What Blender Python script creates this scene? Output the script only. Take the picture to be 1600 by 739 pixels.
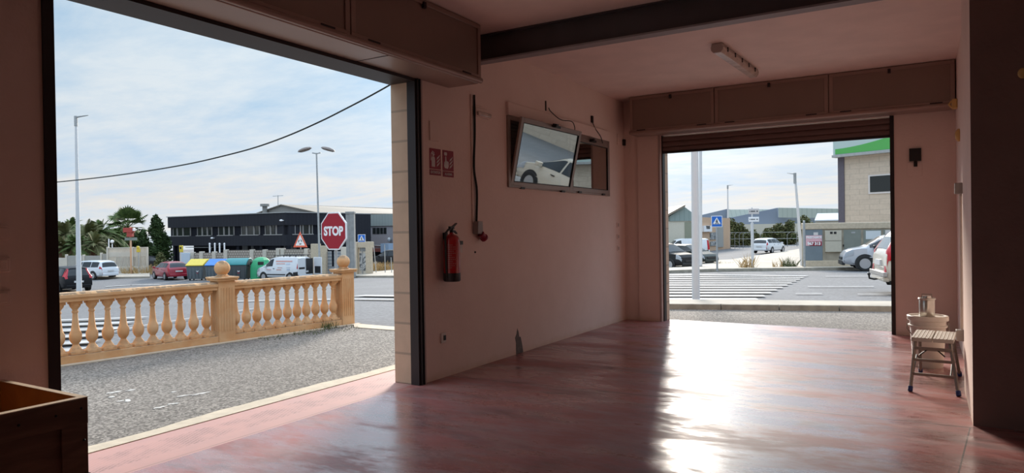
import bpy, bmesh, math, random
from mathutils import Vector, Matrix
random.seed(7)
for o in list(bpy.data.objects): bpy.data.objects.remove(o)
scene = bpy.context.scene
COL = scene.collection
PI = math.pi

# ------------------------------------------------------------------ camera
W_, H_ = 1600.0, 739.0
F_ = 1077.8; EYE = Vector((0, 0, 1.5))
yaw, pitch, roll = [math.radians(v) for v in (-30.784, -0.476, -0.835)]
fw = Vector((math.sin(yaw)*math.cos(pitch), math.cos(yaw)*math.cos(pitch), math.sin(pitch)))
r0 = Vector((math.cos(yaw), -math.sin(yaw), 0)); u0 = r0.cross(fw)
cr, sr = math.cos(roll), math.sin(roll)
RT = cr*r0 + sr*u0; UP = -sr*r0 + cr*u0
cam_d = bpy.data.cameras.new('camera'); cam = bpy.data.objects.new('camera', cam_d); COL.objects.link(cam)
cam_d.sensor_width = 36; cam_d.lens = 36*F_/W_; cam_d.clip_end = 2000; cam_d.clip_start = 0.05
m = Matrix((RT, UP, -fw)).transposed().to_4x4(); m.translation = EYE
cam.matrix_world = m
scene.camera = cam

# ------------------------------------------------------------------ world, sun, exposure
SUN_AZ, SUN_EL = -23.5, 21.0
SUN_STRENGTH = 5.0
SKY_STRENGTH = 1.0
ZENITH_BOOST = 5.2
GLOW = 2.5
vs = scene.view_settings
vs.view_transform = 'Standard'; vs.look = 'None'; vs.gamma = 1; vs.exposure = 0.07
try: vs.use_curve_mapping = False
except Exception: pass

def sunvec(az, el):
    a, e = math.radians(az), math.radians(el)
    return Vector((math.sin(a)*math.cos(e), math.cos(a)*math.cos(e), math.sin(e)))
SD = sunvec(SUN_AZ, SUN_EL)
sl = bpy.data.lights.new('sun', 'SUN'); so = bpy.data.objects.new('sun', sl); COL.objects.link(so)
sl.energy = SUN_STRENGTH; sl.angle = math.radians(13); sl.color = (1.0, 0.90, 0.78)
so.rotation_euler = (-SD).to_track_quat('-Z', 'Y').to_euler(); so.location = (0, 0, 30)

class NT:
    def __init__(s, tree): s.t = tree
    def n(s, kind, **kw):
        nd = s.t.nodes.new(kind)
        for k, v in kw.items():
            if k.startswith('i_'):
                nd.inputs[k[2:].replace('_', ' ')].default_value = v
            else: setattr(nd, k, v)
        return nd
    def l(s, a, b): s.t.links.new(a, b)
    def math(s, op, a, b=None, c=None):
        nd = s.n('ShaderNodeMath', operation=op)
        for i, v in enumerate((a, b, c)):
            if v is None: continue
            if isinstance(v, (int, float)): nd.inputs[i].default_value = v
            else: s.l(v, nd.inputs[i])
        return nd.outputs[0]
    def mix(s, fac, a, b, mode='MIX'):
        nd = s.n('ShaderNodeMix', data_type='RGBA', blend_type=mode)
        for i, v in ((0, fac), (6, a), (7, b)):
            if isinstance(v, (int, float)): nd.inputs[i].default_value = v
            elif isinstance(v, tuple): nd.inputs[i].default_value = (*v[:3], 1)
            else: s.l(v, nd.inputs[i])
        return nd.outputs[2]
    def ramp(s, fac, stops):
        nd = s.n('ShaderNodeValToRGB'); cr = nd.color_ramp
        while len(cr.elements) > 1: cr.elements.remove(cr.elements[-1])
        for i, (p, c) in enumerate(stops):
            e = cr.elements[0] if i == 0 else cr.elements.new(p)
            e.position = p; e.color = (*c[:3], 1) if isinstance(c, tuple) else (c, c, c, 1)
        s.l(fac, nd.inputs[0]); return nd.outputs[0]

def srgb(r, g, b):
    return tuple(((c/255)/12.92 if c/255 <= 0.04045 else ((c/255+0.055)/1.055)**2.4) for c in (r, g, b))

world = bpy.data.worlds.new('sky'); scene.world = world; world.use_nodes = True
T = NT(world.node_tree); world.node_tree.nodes.clear()
tc = T.n('ShaderNodeTexCoord'); sep = T.n('ShaderNodeSeparateXYZ'); T.l(tc.outputs['Generated'], sep.inputs[0])
sx, sy, sz = sep.outputs
zc = T.math('MAXIMUM', sz, 0.0)
den = T.math('ADD', zc, 0.12)
u = T.math('DIVIDE', sx, den); v = T.math('DIVIDE', sy, den)
cmb = T.n('ShaderNodeCombineXYZ'); T.l(u, cmb.inputs[0]); T.l(v, cmb.inputs[1])
mp = T.n('ShaderNodeMapping'); T.l(cmb.outputs[0], mp.inputs[0])
mp.inputs['Rotation'].default_value = (0, 0, 0.9); mp.inputs['Scale'].default_value = (0.45, 1.1, 1)
n1 = T.n('ShaderNodeTexNoise', i_Scale=1.1, i_Detail=9.0, i_Roughness=0.62, i_Distortion=0.5); T.l(mp.outputs[0], n1.inputs['Vector'])
mp2 = T.n('ShaderNodeMapping'); T.l(cmb.outputs[0], mp2.inputs[0]); mp2.inputs['Scale'].default_value = (1.5, 2.2, 1); mp2.inputs['Rotation'].default_value = (0, 0, 0.5)
n2 = T.n('ShaderNodeTexNoise', i_Scale=2.6, i_Detail=6.0, i_Roughness=0.6); T.l(mp2.outputs[0], n2.inputs['Vector'])
blue = T.ramp(zc, [(0.0, srgb(206, 221, 234)), (0.06, srgb(196, 214, 232)), (0.18, srgb(176, 203, 226)), (0.4, srgb(158, 190, 218)), (1.0, srgb(140, 170, 205))])
white = T.ramp(zc, [(0.0, srgb(226, 228, 228)), (0.05, srgb(232, 226, 218)), (0.10, srgb(222, 228, 232)), (0.3, srgb(208, 222, 232)), (1.0, srgb(215, 220, 225))])
cn = T.math('ADD', T.math('MULTIPLY', n1.outputs[0], 0.72), T.math('MULTIPLY', n2.outputs[0], 0.28))
cf = T.ramp(cn, [(0.38, 0.0), (0.50, 0.5), (0.62, 1.0)])
skyc = T.mix(cf, blue, white)
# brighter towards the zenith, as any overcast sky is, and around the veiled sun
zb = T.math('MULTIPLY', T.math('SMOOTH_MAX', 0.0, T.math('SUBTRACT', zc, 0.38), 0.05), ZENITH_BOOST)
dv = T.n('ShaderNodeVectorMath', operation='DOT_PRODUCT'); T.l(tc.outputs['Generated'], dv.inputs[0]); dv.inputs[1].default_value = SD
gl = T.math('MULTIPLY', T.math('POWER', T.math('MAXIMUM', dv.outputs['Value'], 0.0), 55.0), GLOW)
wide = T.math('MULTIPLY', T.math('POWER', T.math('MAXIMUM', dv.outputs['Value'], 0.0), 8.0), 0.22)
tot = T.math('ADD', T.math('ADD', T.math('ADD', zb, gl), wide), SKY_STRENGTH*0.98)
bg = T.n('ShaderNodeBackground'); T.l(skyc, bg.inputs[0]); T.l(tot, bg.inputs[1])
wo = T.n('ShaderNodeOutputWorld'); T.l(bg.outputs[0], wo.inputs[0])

# ------------------------------------------------------------------ geometry of the place
def ray(x, y): return RT*((x-800)/F_) + UP*(-(y-369.5)/F_) + fw
def ground(X, Y):
    D = -.512*X + .859*Y
    return -0.034*min(max(0, -X-9), 33) - 0.03*min(max(0, D-14), 30)
def at(x, y):
    """point of the sloping street that the photo shows at x, y"""
    d = ray(x, y); f = lambda t: (EYE+d*t).z - ground((EYE+d*t).x, (EYE+d*t).y)
    t = 2.0
    while f(t) > 0 and t < 900: t += 0.5
    lo, hi = t-0.5, t
    for _ in range(40):
        mid = (lo+hi)/2
        if f(mid) < 0: hi = mid
        else: lo = mid
    return EYE + d*hi
def depth(p): return (Vector(p)-EYE).dot(fw)
def away(x, y, D): return EYE + ray(x, y)*D          # point at depth D
def hgt(y, x, p): return (EYE + ray(x, y)*depth(p)).z  # height read at p
def wallx(x, y, X): d = ray(x, y); return EYE + d*(X/d.x)
def wally(x, y, Y): d = ray(x, y); return EYE + d*(Y/d.y)
CAMR = math.atan2(RT.y, RT.x)                        # heading of the picture's horizontal

# ------------------------------------------------------------------ mesh helpers
class MB:
    def __init__(s): s.v = []; s.f = []; s.mi = []; s.k = 0
    def add(s, vs, fs):
        b = len(s.v); s.v += [Vector(p) for p in vs]; s.f += [[b+i for i in f] for f in fs]; s.mi += [s.k]*len(fs); return s
    def box(s, x0, x1, y0, y1, z0, z1):
        return s.add([(x0,y0,z0),(x1,y0,z0),(x1,y1,z0),(x0,y1,z0),(x0,y0,z1),(x1,y0,z1),(x1,y1,z1),(x0,y1,z1)],
                     [(3,2,1,0),(4,5,6,7),(0,1,5,4),(1,2,6,5),(2,3,7,6),(3,0,4,7)])
    def obox(s, c, d, M=None):
        M = M or Matrix.Identity(3); h = [q/2 for q in d]
        vs = [Vector(c)+M@Vector((a*h[0], b*h[1], e*h[2])) for a,b,e in ((-1,-1,-1),(1,-1,-1),(1,1,-1),(-1,1,-1),(-1,-1,1),(1,-1,1),(1,1,1),(-1,1,1))]
        return s.add(vs, [(3,2,1,0),(4,5,6,7),(0,1,5,4),(1,2,6,5),(2,3,7,6),(3,0,4,7)])
    def prism(s, poly, vec):
        n = len(poly); vec = Vector(vec); a = [Vector(p) for p in poly]
        nr = sum(((a[i]-a[0]).cross(a[(i+1)%n]-a[0]) for i in range(n)), Vector())
        if nr.dot(vec) < 0: a.reverse()
        return s.add(a+[p+vec for p in a], [list(range(n))[::-1], list(range(n, 2*n))]+[(i,(i+1)%n,n+(i+1)%n,n+i) for i in range(n)])
    def tube(s, pts, r, n=10, cap=True):
        pts = [Vector(p) for p in pts]; rs = r if isinstance(r, (list, tuple)) else [r]*len(pts)
        b = len(s.v); prev = None; vs = []
        for i, p in enumerate(pts):
            t = (pts[min(i+1, len(pts)-1)]-pts[max(i-1, 0)]).normalized()
            if prev is None:
                a = Vector((0,0,1)) if abs(t.z) < .9 else Vector((1,0,0)); prev = t.cross(a).normalized()
            prev = (prev-t*prev.dot(t)).normalized(); q = t.cross(prev)
            vs += [p+(prev*math.cos(2*PI*k/n)+q*math.sin(2*PI*k/n))*rs[i] for k in range(n)]
        fs = [(i*n+k, i*n+(k+1)%n, (i+1)*n+(k+1)%n, (i+1)*n+k) for i in range(len(pts)-1) for k in range(n)]
        if cap: fs += [list(range(n))[::-1], [(len(pts)-1)*n+k for k in range(n)]]
        return s.add(vs, fs)
    def lathe(s, prof, c=(0,0,0), n=20, M=None, sq=None):
        M = M or Matrix.Identity(3); c = Vector(c); vs = []
        for r, z in prof:
            for k in range(n):
                a = 2*PI*(k+.5)/n; vs.append(c+M@Vector((r*math.cos(a), r*math.sin(a), z)))
        L = len(prof)
        fs = [(i*n+k, i*n+(k+1)%n, (i+1)*n+(k+1)%n, (i+1)*n+k) for i in range(L-1) for k in range(n)]
        fs += [list(range(n))[::-1], [(L-1)*n+k for k in range(n)]]
        return s.add(vs, fs)
    def sphere(s, c, r, n=18, sc=(1,1,1)):
        prof = [(max(r*math.sin(PI*i/10), 1e-4), -r*math.cos(PI*i/10)) for i in range(11)]
        return s.lathe(prof, c, n, Matrix.Diagonal(Vector(sc)))
    def sheet(s, p, q, nx, ny, fn):
        vs = [fn(i/nx, j/ny) for j in range(ny+1) for i in range(nx+1)]
        return s.add(vs, [(j*(nx+1)+i, j*(nx+1)+i+1, (j+1)*(nx+1)+i+1, (j+1)*(nx+1)+i) for j in range(ny) for i in range(nx)])
    def build(s, name, mat, parent=None, bevel=0.0, seg=2, smooth=35, world=False, rev=False):
        me = bpy.data.meshes.new(name)
        vs = s.v
        off = Vector()
        if parent is not None and world:
            inv = PW[parent.name].inverted(); vs = [inv@p for p in vs]
        elif parent is None:
            xs = [p.x for p in vs]; ys = [p.y for p in vs]; zs = [p.z for p in vs]
            off = Vector(((min(xs)+max(xs))/2, (min(ys)+max(ys))/2, min(zs))); vs = [p-off for p in vs]
        me.from_pydata([tuple(p) for p in vs], [], s.f)
        mats = mat if isinstance(mat, (list, tuple)) else [mat]
        for mm in mats: me.materials.append(mm)
        for i, pl in enumerate(me.polygons): pl.material_index = min(s.mi[i], len(mats)-1)
        if rev: me.flip_normals()
        if smooth:
            for pl in me.polygons: pl.use_smooth = True
            me.set_sharp_from_angle(angle=math.radians(smooth))
        me.update()
        o = bpy.data.objects.new(name, me); COL.objects.link(o)
        o.location = off
        if parent is not None: o.parent = parent
        if bevel:
            b = o.modifiers.new('bevel', 'BEVEL'); b.width = bevel; b.segments = seg; b.limit_method = 'ANGLE'; b.angle_limit = math.radians(40)
        return o

PW = {}
def thing(name, label, cat, loc=(0,0,0), rz=0, group=None, kind=None):
    o = bpy.data.objects.new(name, None); COL.objects.link(o); o.empty_display_size = .1
    o.location = loc; o.rotation_euler = (0, 0, rz)
    PW[o.name] = Matrix.Translation(Vector(loc)) @ Matrix.Rotation(rz, 4, 'Z')
    return tag(o, label, cat, group, kind)
def tag(o, label=None, cat=None, group=None, kind=None):
    if label: o['label'] = label
    if cat: o['category'] = cat
    if group: o['group'] = group
    if kind: o['kind'] = kind
    return o
def struct(o, label=None, cat=None):
    o['kind'] = 'structure'
    if label: o['label'] = label
    if cat: o['category'] = cat
    return o
def sub(name, parent, label=None):
    o = bpy.data.objects.new(name, None); COL.objects.link(o); o.parent = parent; PW[o.name] = PW[parent.name].copy()
    if label: o['label'] = label
    return o
def dup(o, parent=None):
    c = o.copy(); COL.objects.link(c); c.parent = parent
    for ch in list(o.children): dup(ch, c)
    return c

def text_polys(mb, s, size, M, thick=0.003, bold=0.0, align='CENTER', sx=1.0):
    """adds the outline letters of s as solid geometry; M maps local (x right, y up, z out) to place"""
    cu = bpy.data.curves.new('t', 'FONT'); cu.body = s; cu.size = size; cu.extrude = thick; cu.offset = bold
    cu.align_x = align; cu.align_y = 'CENTER'; cu.resolution_u = 3
    ob = bpy.data.objects.new('t', cu); COL.objects.link(ob)
    dg = bpy.context.evaluated_depsgraph_get(); me = bpy.data.meshes.new_from_object(ob.evaluated_get(dg))
    mb.add([M@Vector((p.co.x*sx, p.co.y, p.co.z)) for p in me.vertices], [list(p.vertices) for p in me.polygons])
    bpy.data.objects.remove(ob); bpy.data.curves.remove(cu); bpy.data.meshes.remove(me)

def frameM(o, right, up):
    right = Vector(right).normalized(); up = Vector(up).normalized(); out = right.cross(up)
    m = Matrix((right, up, out)).transposed().to_4x4(); m.translation = Vector(o); return m

# ------------------------------------------------------------------ materials
def mat(name, col, rough=.6, metal=0.0, var=0.0, scale=8.0, col2=None, bump=0.0, bscale=None, spec=.5, coat=0.0, detail=5, stretch=(1,1,1), dist=0):
    mt = bpy.data.materials.new(name); mt.use_nodes = True; nt = mt.node_tree
    b = nt.nodes['Principled BSDF']; t = NT(nt)
    b.inputs['Roughness'].default_value = rough; b.inputs['Metallic'].default_value = metal
    b.inputs['Specular IOR Level'].default_value = spec; b.inputs['Coat Weight'].default_value = coat
    tc = t.n('ShaderNodeTexCoord'); mp = t.n('ShaderNodeMapping'); t.l(tc.outputs['Object'], mp.inputs[0]); mp.inputs['Scale'].default_value = stretch
    c2 = col2 or tuple(max(0, c*(1-var)) for c in col)
    n = t.n('ShaderNodeTexNoise', i_Scale=scale, i_Detail=float(detail), i_Distortion=float(dist)); t.l(mp.outputs[0], n.inputs['Vector'])
    f = t.ramp(n.outputs[0], [(.35, 0.0), (.65, 1.0)])
    t.l(t.mix(f, col, c2), b.inputs['Base Color'])
    if bump:
        nb = t.n('ShaderNodeTexNoise', i_Scale=bscale or scale*3, i_Detail=4.0); t.l(mp.outputs[0], nb.inputs['Vector'])
        bp = t.n('ShaderNodeBump', i_Strength=bump, i_Distance=.02); t.l(nb.outputs[0], bp.inputs['Height']); t.l(bp.outputs[0], b.inputs['Normal'])
    return mt

def m_wall():
    mt = bpy.data.materials.new('peach_plaster'); mt.use_nodes = True; nt = mt.node_tree; t = NT(nt); b = nt.nodes['Principled BSDF']
    g = t.n('ShaderNodeNewGeometry')
    n = t.n('ShaderNodeTexNoise', i_Scale=1.3, i_Detail=6.0, i_Roughness=.6); t.l(g.outputs['Position'], n.inputs['Vector'])
    c = t.mix(t.ramp(n.outputs[0], [(.35, 0.0), (.7, 1.0)]), (.85, .68, .60), (.79, .62, .54))
    # grubby band just above the floor
    sp = t.n('ShaderNodeSeparateXYZ'); t.l(g.outputs['Position'], sp.inputs[0])
    n2 = t.n('ShaderNodeTexNoise', i_Scale=7.0, i_Detail=5.0); t.l(g.outputs['Position'], n2.inputs['Vector'])
    low = t.ramp(t.math('ADD', sp.outputs[2], t.math('MULTIPLY', n2.outputs[0], .12)), [(.03, 1.0), (.14, 0.0)])
    c = t.mix(t.math('MULTIPLY', low, .6), c, (.62, .44, .28))
    t.l(c, b.inputs['Base Color']); b.inputs['Roughness'].default_value = .75
    nb = t.n('ShaderNodeTexNoise', i_Scale=30.0, i_Detail=5.0); t.l(g.outputs['Position'], nb.inputs['Vector'])
    bp = t.n('ShaderNodeBump', i_Strength=.25, i_Distance=.01); t.l(nb.outputs[0], bp.inputs['Height']); t.l(bp.outputs[0], b.inputs['Normal'])
    return mt
def m_floor():
    mt = bpy.data.materials.new('red_polished_concrete'); mt.use_nodes = True; nt = mt.node_tree; t = NT(nt); b = nt.nodes['Principled BSDF']
    g = t.n('ShaderNodeNewGeometry'); P = g.outputs['Position']
    def noise(sc, det=6.0, rough=.6, dist=0.0, st=None):
        n = t.n('ShaderNodeTexNoise', i_Scale=sc, i_Detail=det, i_Roughness=rough, i_Distortion=dist)
        if st:
            mp = t.n('ShaderNodeMapping'); mp.inputs['Scale'].default_value = st; mp.inputs['Rotation'].default_value = (0, 0, -CAMR); t.l(P, mp.inputs[0]); t.l(mp.outputs[0], n.inputs['Vector'])
        else: t.l(P, n.inputs['Vector'])
        return n.outputs[0]
    big = noise(.8, 4, .5); streak = noise(3.0, 12, .72, .15, (.5, 1.7, 1)); fine = noise(18, 5, .7)
    c = t.mix(t.ramp(big, [(.35, 0.0), (.65, 1.0)]), (.40, .125, .11), (.33, .135, .125))
    c = t.mix(t.ramp(streak, [(.44, 0.0), (.66, .7)]), c, (.36, .27, .26))
    c = t.mix(t.ramp(noise(1.3, 12, .74, .1, (.6, 1.5, 1)), [(.50, 0.0), (.62, .75)]), c, (.17, .095, .09))
    c = t.mix(t.ramp(fine, [(.4, 0.0), (.75, .25)]), c, (.25, .12, .11))
    sp = t.n('ShaderNodeSeparateXYZ'); t.l(P, sp.inputs[0])
    def line(val, at, w, cond=None):
        d = t.math('ABSOLUTE', t.math('SUBTRACT', val, at)); return t.math('LESS_THAN', d, w)
    j1 = line(t.math('SUBTRACT', sp.outputs[1], t.math('MULTIPLY', sp.outputs[0], .06)), 6.06, .007)
    j2 = t.math('MULTIPLY', line(t.math('SUBTRACT', sp.outputs[0], t.math('MULTIPLY', sp.outputs[1], .10)), -.32, .005), t.math('LESS_THAN', sp.outputs[1], 6.08))
    cr = t.n('ShaderNodeTexVoronoi', feature='DISTANCE_TO_EDGE', i_Scale=2.4); mpv = t.n('ShaderNodeVectorMath', operation='ADD')
    nv = t.n('ShaderNodeTexNoise', i_Scale=5.0); t.l(P, nv.inputs['Vector']); t.l(P, mpv.inputs[0]); t.l(nv.outputs['Color'], mpv.inputs[1]); t.l(mpv.outputs[0], cr.inputs['Vector'])
    crk = t.math('MULTIPLY', t.math('LESS_THAN', cr.outputs['Distance'], .006), t.math('GREATER_THAN', noise(.9, 2), .58))
    jj = t.math('MAXIMUM', t.math('MAXIMUM', j1, j2), t.math('MULTIPLY', crk, .0))
    c = t.mix(jj, c, (.05, .025, .022))
    t.l(c, b.inputs['Base Color'])
    worn = t.ramp(noise(1.1, 12, .76, .2, (.55, 1.5, 1)), [(.45, 0.0), (.56, 1.0)])
    rr = t.math('ADD', t.math('MULTIPLY', worn, .22), t.math('ADD', .18, t.math('MULTIPLY', streak, .16)))
    t.l(rr, b.inputs['Roughness']); b.inputs['Coat Roughness'].default_value = .22; b.inputs['Coat IOR'].default_value = 1.6; t.l(t.math('SUBTRACT', .55, t.math('MULTIPLY', worn, .5)), b.inputs['Coat Weight'])
    t.l(t.math('SUBTRACT', 1.0, t.math('MULTIPLY', worn, .65)), b.inputs['Specular IOR Level'])
    bp = t.n('ShaderNodeBump', i_Strength=.12, i_Distance=.004); t.l(t.math('ADD', fine, streak), bp.inputs['Height']); t.l(bp.outputs[0], b.inputs['Normal'])
    return mt
def m_asphalt(name, base, light, dark, scale=70, rough=.9):
    mt = bpy.data.materials.new(name); mt.use_nodes = True; nt = mt.node_tree; t = NT(nt); b = nt.nodes['Principled BSDF']
    g = t.n('ShaderNodeNewGeometry'); P = g.outputs['Position']
    v = t.n('ShaderNodeTexVoronoi', i_Scale=float(scale)); t.l(P, v.inputs['Vector'])
    big = t.n('ShaderNodeTexNoise', i_Scale=.35, i_Detail=5.0); t.l(P, big.inputs['Vector'])
    sv = t.n('ShaderNodeSeparateColor'); t.l(v.outputs['Color'], sv.inputs[0])
    c = t.mix(t.ramp(sv.outputs[0], [(.2, 0.0), (.5, .35), (.9, 1.0)]), dark, light)
    c = t.mix(.35, c, base)
    c = t.mix(t.ramp(big.outputs[0], [(.4, 0.0), (.65, .35)]), c, tuple(x*.7 for x in base))
    t.l(c, b.inputs['Base Color']); b.inputs['Roughness'].default_value = rough; b.inputs['Specular IOR Level'].default_value = .2
    bp = t.n('ShaderNodeBump', i_Strength=.5, i_Distance=.006); t.l(sv.outputs[1], bp.inputs['Height']); t.l(bp.outputs[0], b.inputs['Normal'])
    return mt
def m_bands(name, c1, c2, axis, per, frac, rough=.6, metal=0.0, space='Object', bump=.4):
    """corrugated or ribbed surface"""
    mt = bpy.data.materials.new(name); mt.use_nodes = True; nt = mt.node_tree; t = NT(nt); b = nt.nodes['Principled BSDF']
    tc = t.n('ShaderNodeTexCoord'); sp = t.n('ShaderNodeSeparateXYZ'); t.l(tc.outputs['Object'], sp.inputs[0])
    a = sp.outputs[axis] if axis < 3 else t.math('ADD', sp.outputs[0], sp.outputs[1])
    fr = t.math('FRACT', t.math('DIVIDE', a, per)); f = t.math('LESS_THAN', fr, frac)
    t.l(t.mix(f, c1, c2), b.inputs['Base Color']); b.inputs['Roughness'].default_value = rough; b.inputs['Metallic'].default_value = metal
    return mt
def m_blocks(name, c1, c2, mortar, w, h, axis=0, msize=.012):
    mt = bpy.data.materials.new(name); mt.use_nodes = True; nt = mt.node_tree; t = NT(nt); b = nt.nodes['Principled BSDF']
    tc = t.n('ShaderNodeTexCoord'); sp = t.n('ShaderNodeSeparateXYZ'); t.l(tc.outputs['Object'], sp.inputs[0])
    cb = t.n('ShaderNodeCombineXYZ'); t.l(t.math('ADD', sp.outputs[0], sp.outputs[1]), cb.inputs[0]); t.l(sp.outputs[2], cb.inputs[1])
    br = t.n('ShaderNodeTexBrick', i_Scale=1.0); t.l(cb.outputs[0], br.inputs['Vector'])
    br.inputs['Color1'].default_value = (*c1, 1); br.inputs['Color2'].default_value = (*c2, 1); br.inputs['Mortar'].default_value = (*mortar, 1)
    br.inputs['Brick Width'].default_value = w; br.inputs['Row Height'].default_value = h; br.inputs['Mortar Size'].default_value = msize
    n = t.n('ShaderNodeTexNoise', i_Scale=6.0, i_Detail=6.0); t.l(tc.outputs['Object'], n.inputs['Vector'])
    c = t.mix(t.ramp(n.outputs[0], [(.4, 0.0), (.7, .35)]), br.outputs[0], tuple(x*.7 for x in c1))
    t.l(c, b.inputs['Base Color']); b.inputs['Roughness'].default_value = .85
    bp = t.n('ShaderNodeBump', i_Strength=.4, i_Distance=.01); t.l(n.outputs[0], bp.inputs['Height']); t.l(bp.outputs[0], b.inputs['Normal'])
    return mt
def m_stone():
    mt = bpy.data.materials.new('ochre_cast_stone'); mt.use_nodes = True; nt = mt.node_tree; t = NT(nt); b = nt.nodes['Principled BSDF']
    g = t.n('ShaderNodeNewGeometry'); P = g.outputs['Position']
    n = t.n('ShaderNodeTexNoise', i_Scale=4.0, i_Detail=7.0); t.l(P, n.inputs['Vector'])
    c = t.mix(t.ramp(n.outputs[0], [(.35, 0.0), (.65, 1.0)]), (.60, .32, .14), (.66, .42, .225))
    sp = t.n('ShaderNodeSeparateXYZ'); t.l(g.outputs['Normal'], sp.inputs[0])
    n2 = t.n('ShaderNodeTexNoise', i_Scale=14.0, i_Detail=6.0); t.l(P, n2.inputs['Vector'])
    lichen = t.math('MULTIPLY', t.ramp(sp.outputs[2], [(.35, 0.0), (.75, 1.0)]), t.ramp(n2.outputs[0], [(.40, 0.0), (.50, 1.0)]))
    c = t.mix(t.math('MULTIPLY', lichen, .75), c, (.16, .12, .08))
    t.l(c, b.inputs['Base Color']); b.inputs['Roughness'].default_value = .9
    bp = t.n('ShaderNodeBump', i_Strength=.3, i_Distance=.01); t.l(n2.outputs[0], bp.inputs['Height']); t.l(bp.outputs[0], b.inputs['Normal'])
    return mt
def m_glass(name, refl=.5, tint=(.8, .85, .85)):
    mt = bpy.data.materials.new(name); mt.use_nodes = True; nt = mt.node_tree; nt.nodes.remove(nt.nodes['Principled BSDF']); t = NT(nt)
    gl = t.n('ShaderNodeBsdfGlossy'); gl.inputs['Roughness'].default_value = .01; gl.inputs['Color'].default_value = (.85, .85, .82, 1)
    tr = t.n('ShaderNodeBsdfTransparent'); tr.inputs['Color'].default_value = (*tint, 1)
    mx = t.n('ShaderNodeMixShader'); mx.inputs[0].default_value = refl; t.l(tr.outputs[0], mx.inputs[1]); t.l(gl.outputs[0], mx.inputs[2])
    t.l(mx.outputs[0], nt.nodes['Material Output'].inputs[0]); return mt

M = {}
M['wall'] = m_wall()
M['ceiling'] = mat('ceiling_paint', (.87, .70, .63), .7, var=.08, scale=2.5, bump=.1, bscale=40)
M['pier'] = mat('shaded_pier_wall', (.26, .165, .14), .75, var=.12, scale=3, bump=.2, bscale=30)  # shade on the pier's near face, put into the colour
M['floor'] = m_floor()
M['stone'] = m_stone()
M['forecourt'] = m_asphalt('coarse_asphalt', (.19, .17, .15), (.40, .36, .31), (.06, .053, .045), 55)
M['road'] = m_asphalt('street_asphalt', (.16, .16, .162), (.20, .20, .203), (.12, .12, .123), 18)
M['pave'] = mat('pale_pavement', (.42, .37, .30), .9, var=.25, scale=1.2, bump=.2)
M['kerb'] = mat('kerb_concrete', (.40, .36, .29), .9, var=.3, scale=5, bump=.3)
M['cream'] = mat('cream_concrete', (.56, .47, .35), .85, var=.15, scale=9, bump=.2)
M['white_paint'] = mat('road_white', (.46, .455, .44), .8, var=.35, scale=4)
M['box'] = mat('brown_enamelled_sheet', (.34, .235, .195), .38, metal=.25, var=.06, scale=2)
M['box_panel'] = mat('brown_panel_sheet', (.27, .19, .155), .42, metal=.25, var=.08, scale=2)
M['rail'] = mat('dark_guide_rail', (.028, .02, .021), .5, metal=.3)
M['trim'] = mat('light_brown_trim', (.50, .38, .34), .45, metal=.2)
M['shutter'] = mat('brown_slat_steel', (.20, .125, .11), .5, metal=.2, var=.1, scale=3)
M['beam'] = mat('grey_steel_beam', (.085, .075, .08), .55, metal=.2, var=.15, scale=3)
M['beam_low'] = mat('lit_flange_steel', (.30, .27, .27), .6, var=.1)  # beam steel made paler: light on the lower flange is in the colour
M['block'] = m_blocks('tan_blockwork', (.62, .44, .31), (.57, .40, .285), (.40, .30, .22), 3.0, .3)
M['frame'] = mat('anodised_bronze', (.34, .27, .235), .4, metal=.3, var=.05)
M['pane'] = m_glass('window_glass', .55)
M['slat'] = mat('louvre_grey', (.30, .24, .22), .5, var=.1)
M['black'] = mat('black_plastic', (.012, .012, .012), .45)
M['grey_pl'] = mat('grey_plastic', (.35, .33, .31), .5, var=.05)
M['white_pl'] = mat('white_plastic', (.72, .66, .60), .45, var=.05)
M['ext_red'] = mat('extinguisher_red', (.42, .012, .015), .28, coat=.4, var=.05)
M['sign_red'] = mat('sign_red', (.28, .01, .03), .5, var=.05)
M['sign_white'] = mat('sign_white', (.62, .58, .56), .5)
M['stop_red'] = mat('stop_red', (.34, .004, .018), .65, var=.04)
M['pure_white'] = mat('bright_white_sign', (.85, .85, .86), .45)
M['sign_blue'] = mat('sign_blue', (.01, .14, .55), .45)
M['galv'] = mat('galvanised_steel', (.42, .43, .43), .5, metal=.3, var=.15, scale=6)
M['pole_white'] = mat('pale_pole_paint', (.66, .66, .66), .5, var=.06, scale=2)
M['concrete'] = mat('grey_concrete', (.33, .33, .32), .9, var=.2, scale=3, bump=.3)
M['ply'] = mat('plywood_inside', (.62, .30, .10), .7, var=.25, scale=3, stretch=(1, 6, 1), dist=1)
M['crate'] = mat('dark_crate_wood', (.16, .085, .05), .7, var=.35, scale=4, stretch=(1, 1, 5), dist=1)
M['crate_edge'] = mat('pale_plywood_edge', (.62, .48, .34), .7, var=.2, scale=20)
M['bracket'] = mat('black_iron', (.02, .018, .018), .5, metal=.5)
M['tread'] = mat('weathered_tread', (.50, .46, .40), .6, var=.15, scale=6); M['alu'] = mat('aluminium', (.27, .235, .20), .5, metal=.4, var=.15, scale=5)
M['tin'] = mat('bright_tin', (.60, .57, .52), .28, metal=.9, var=.1)
M['bucket'] = mat('white_bucket', (.72, .66, .58), .45, var=.12, scale=5)
M['foot'] = mat('blue_rubber', (.02, .04, .16), .6)
M['lampbody'] = mat('grey_lamp_body', (.46, .38, .34), .5)
M['diffuser'] = mat('clear_ribbed_diffuser', (.72, .60, .52), .25, var=.25, scale=9, spec=.8)
M['cord'] = mat('black_cable', (.015, .02, .017), .6)
M['yellow'] = mat('yellow_plastic', (.65, .42, .14), .5)
M['mortar'] = mat('bare_cement', (.20, .185, .175), .95, var=.3, scale=20, bump=.4)

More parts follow.
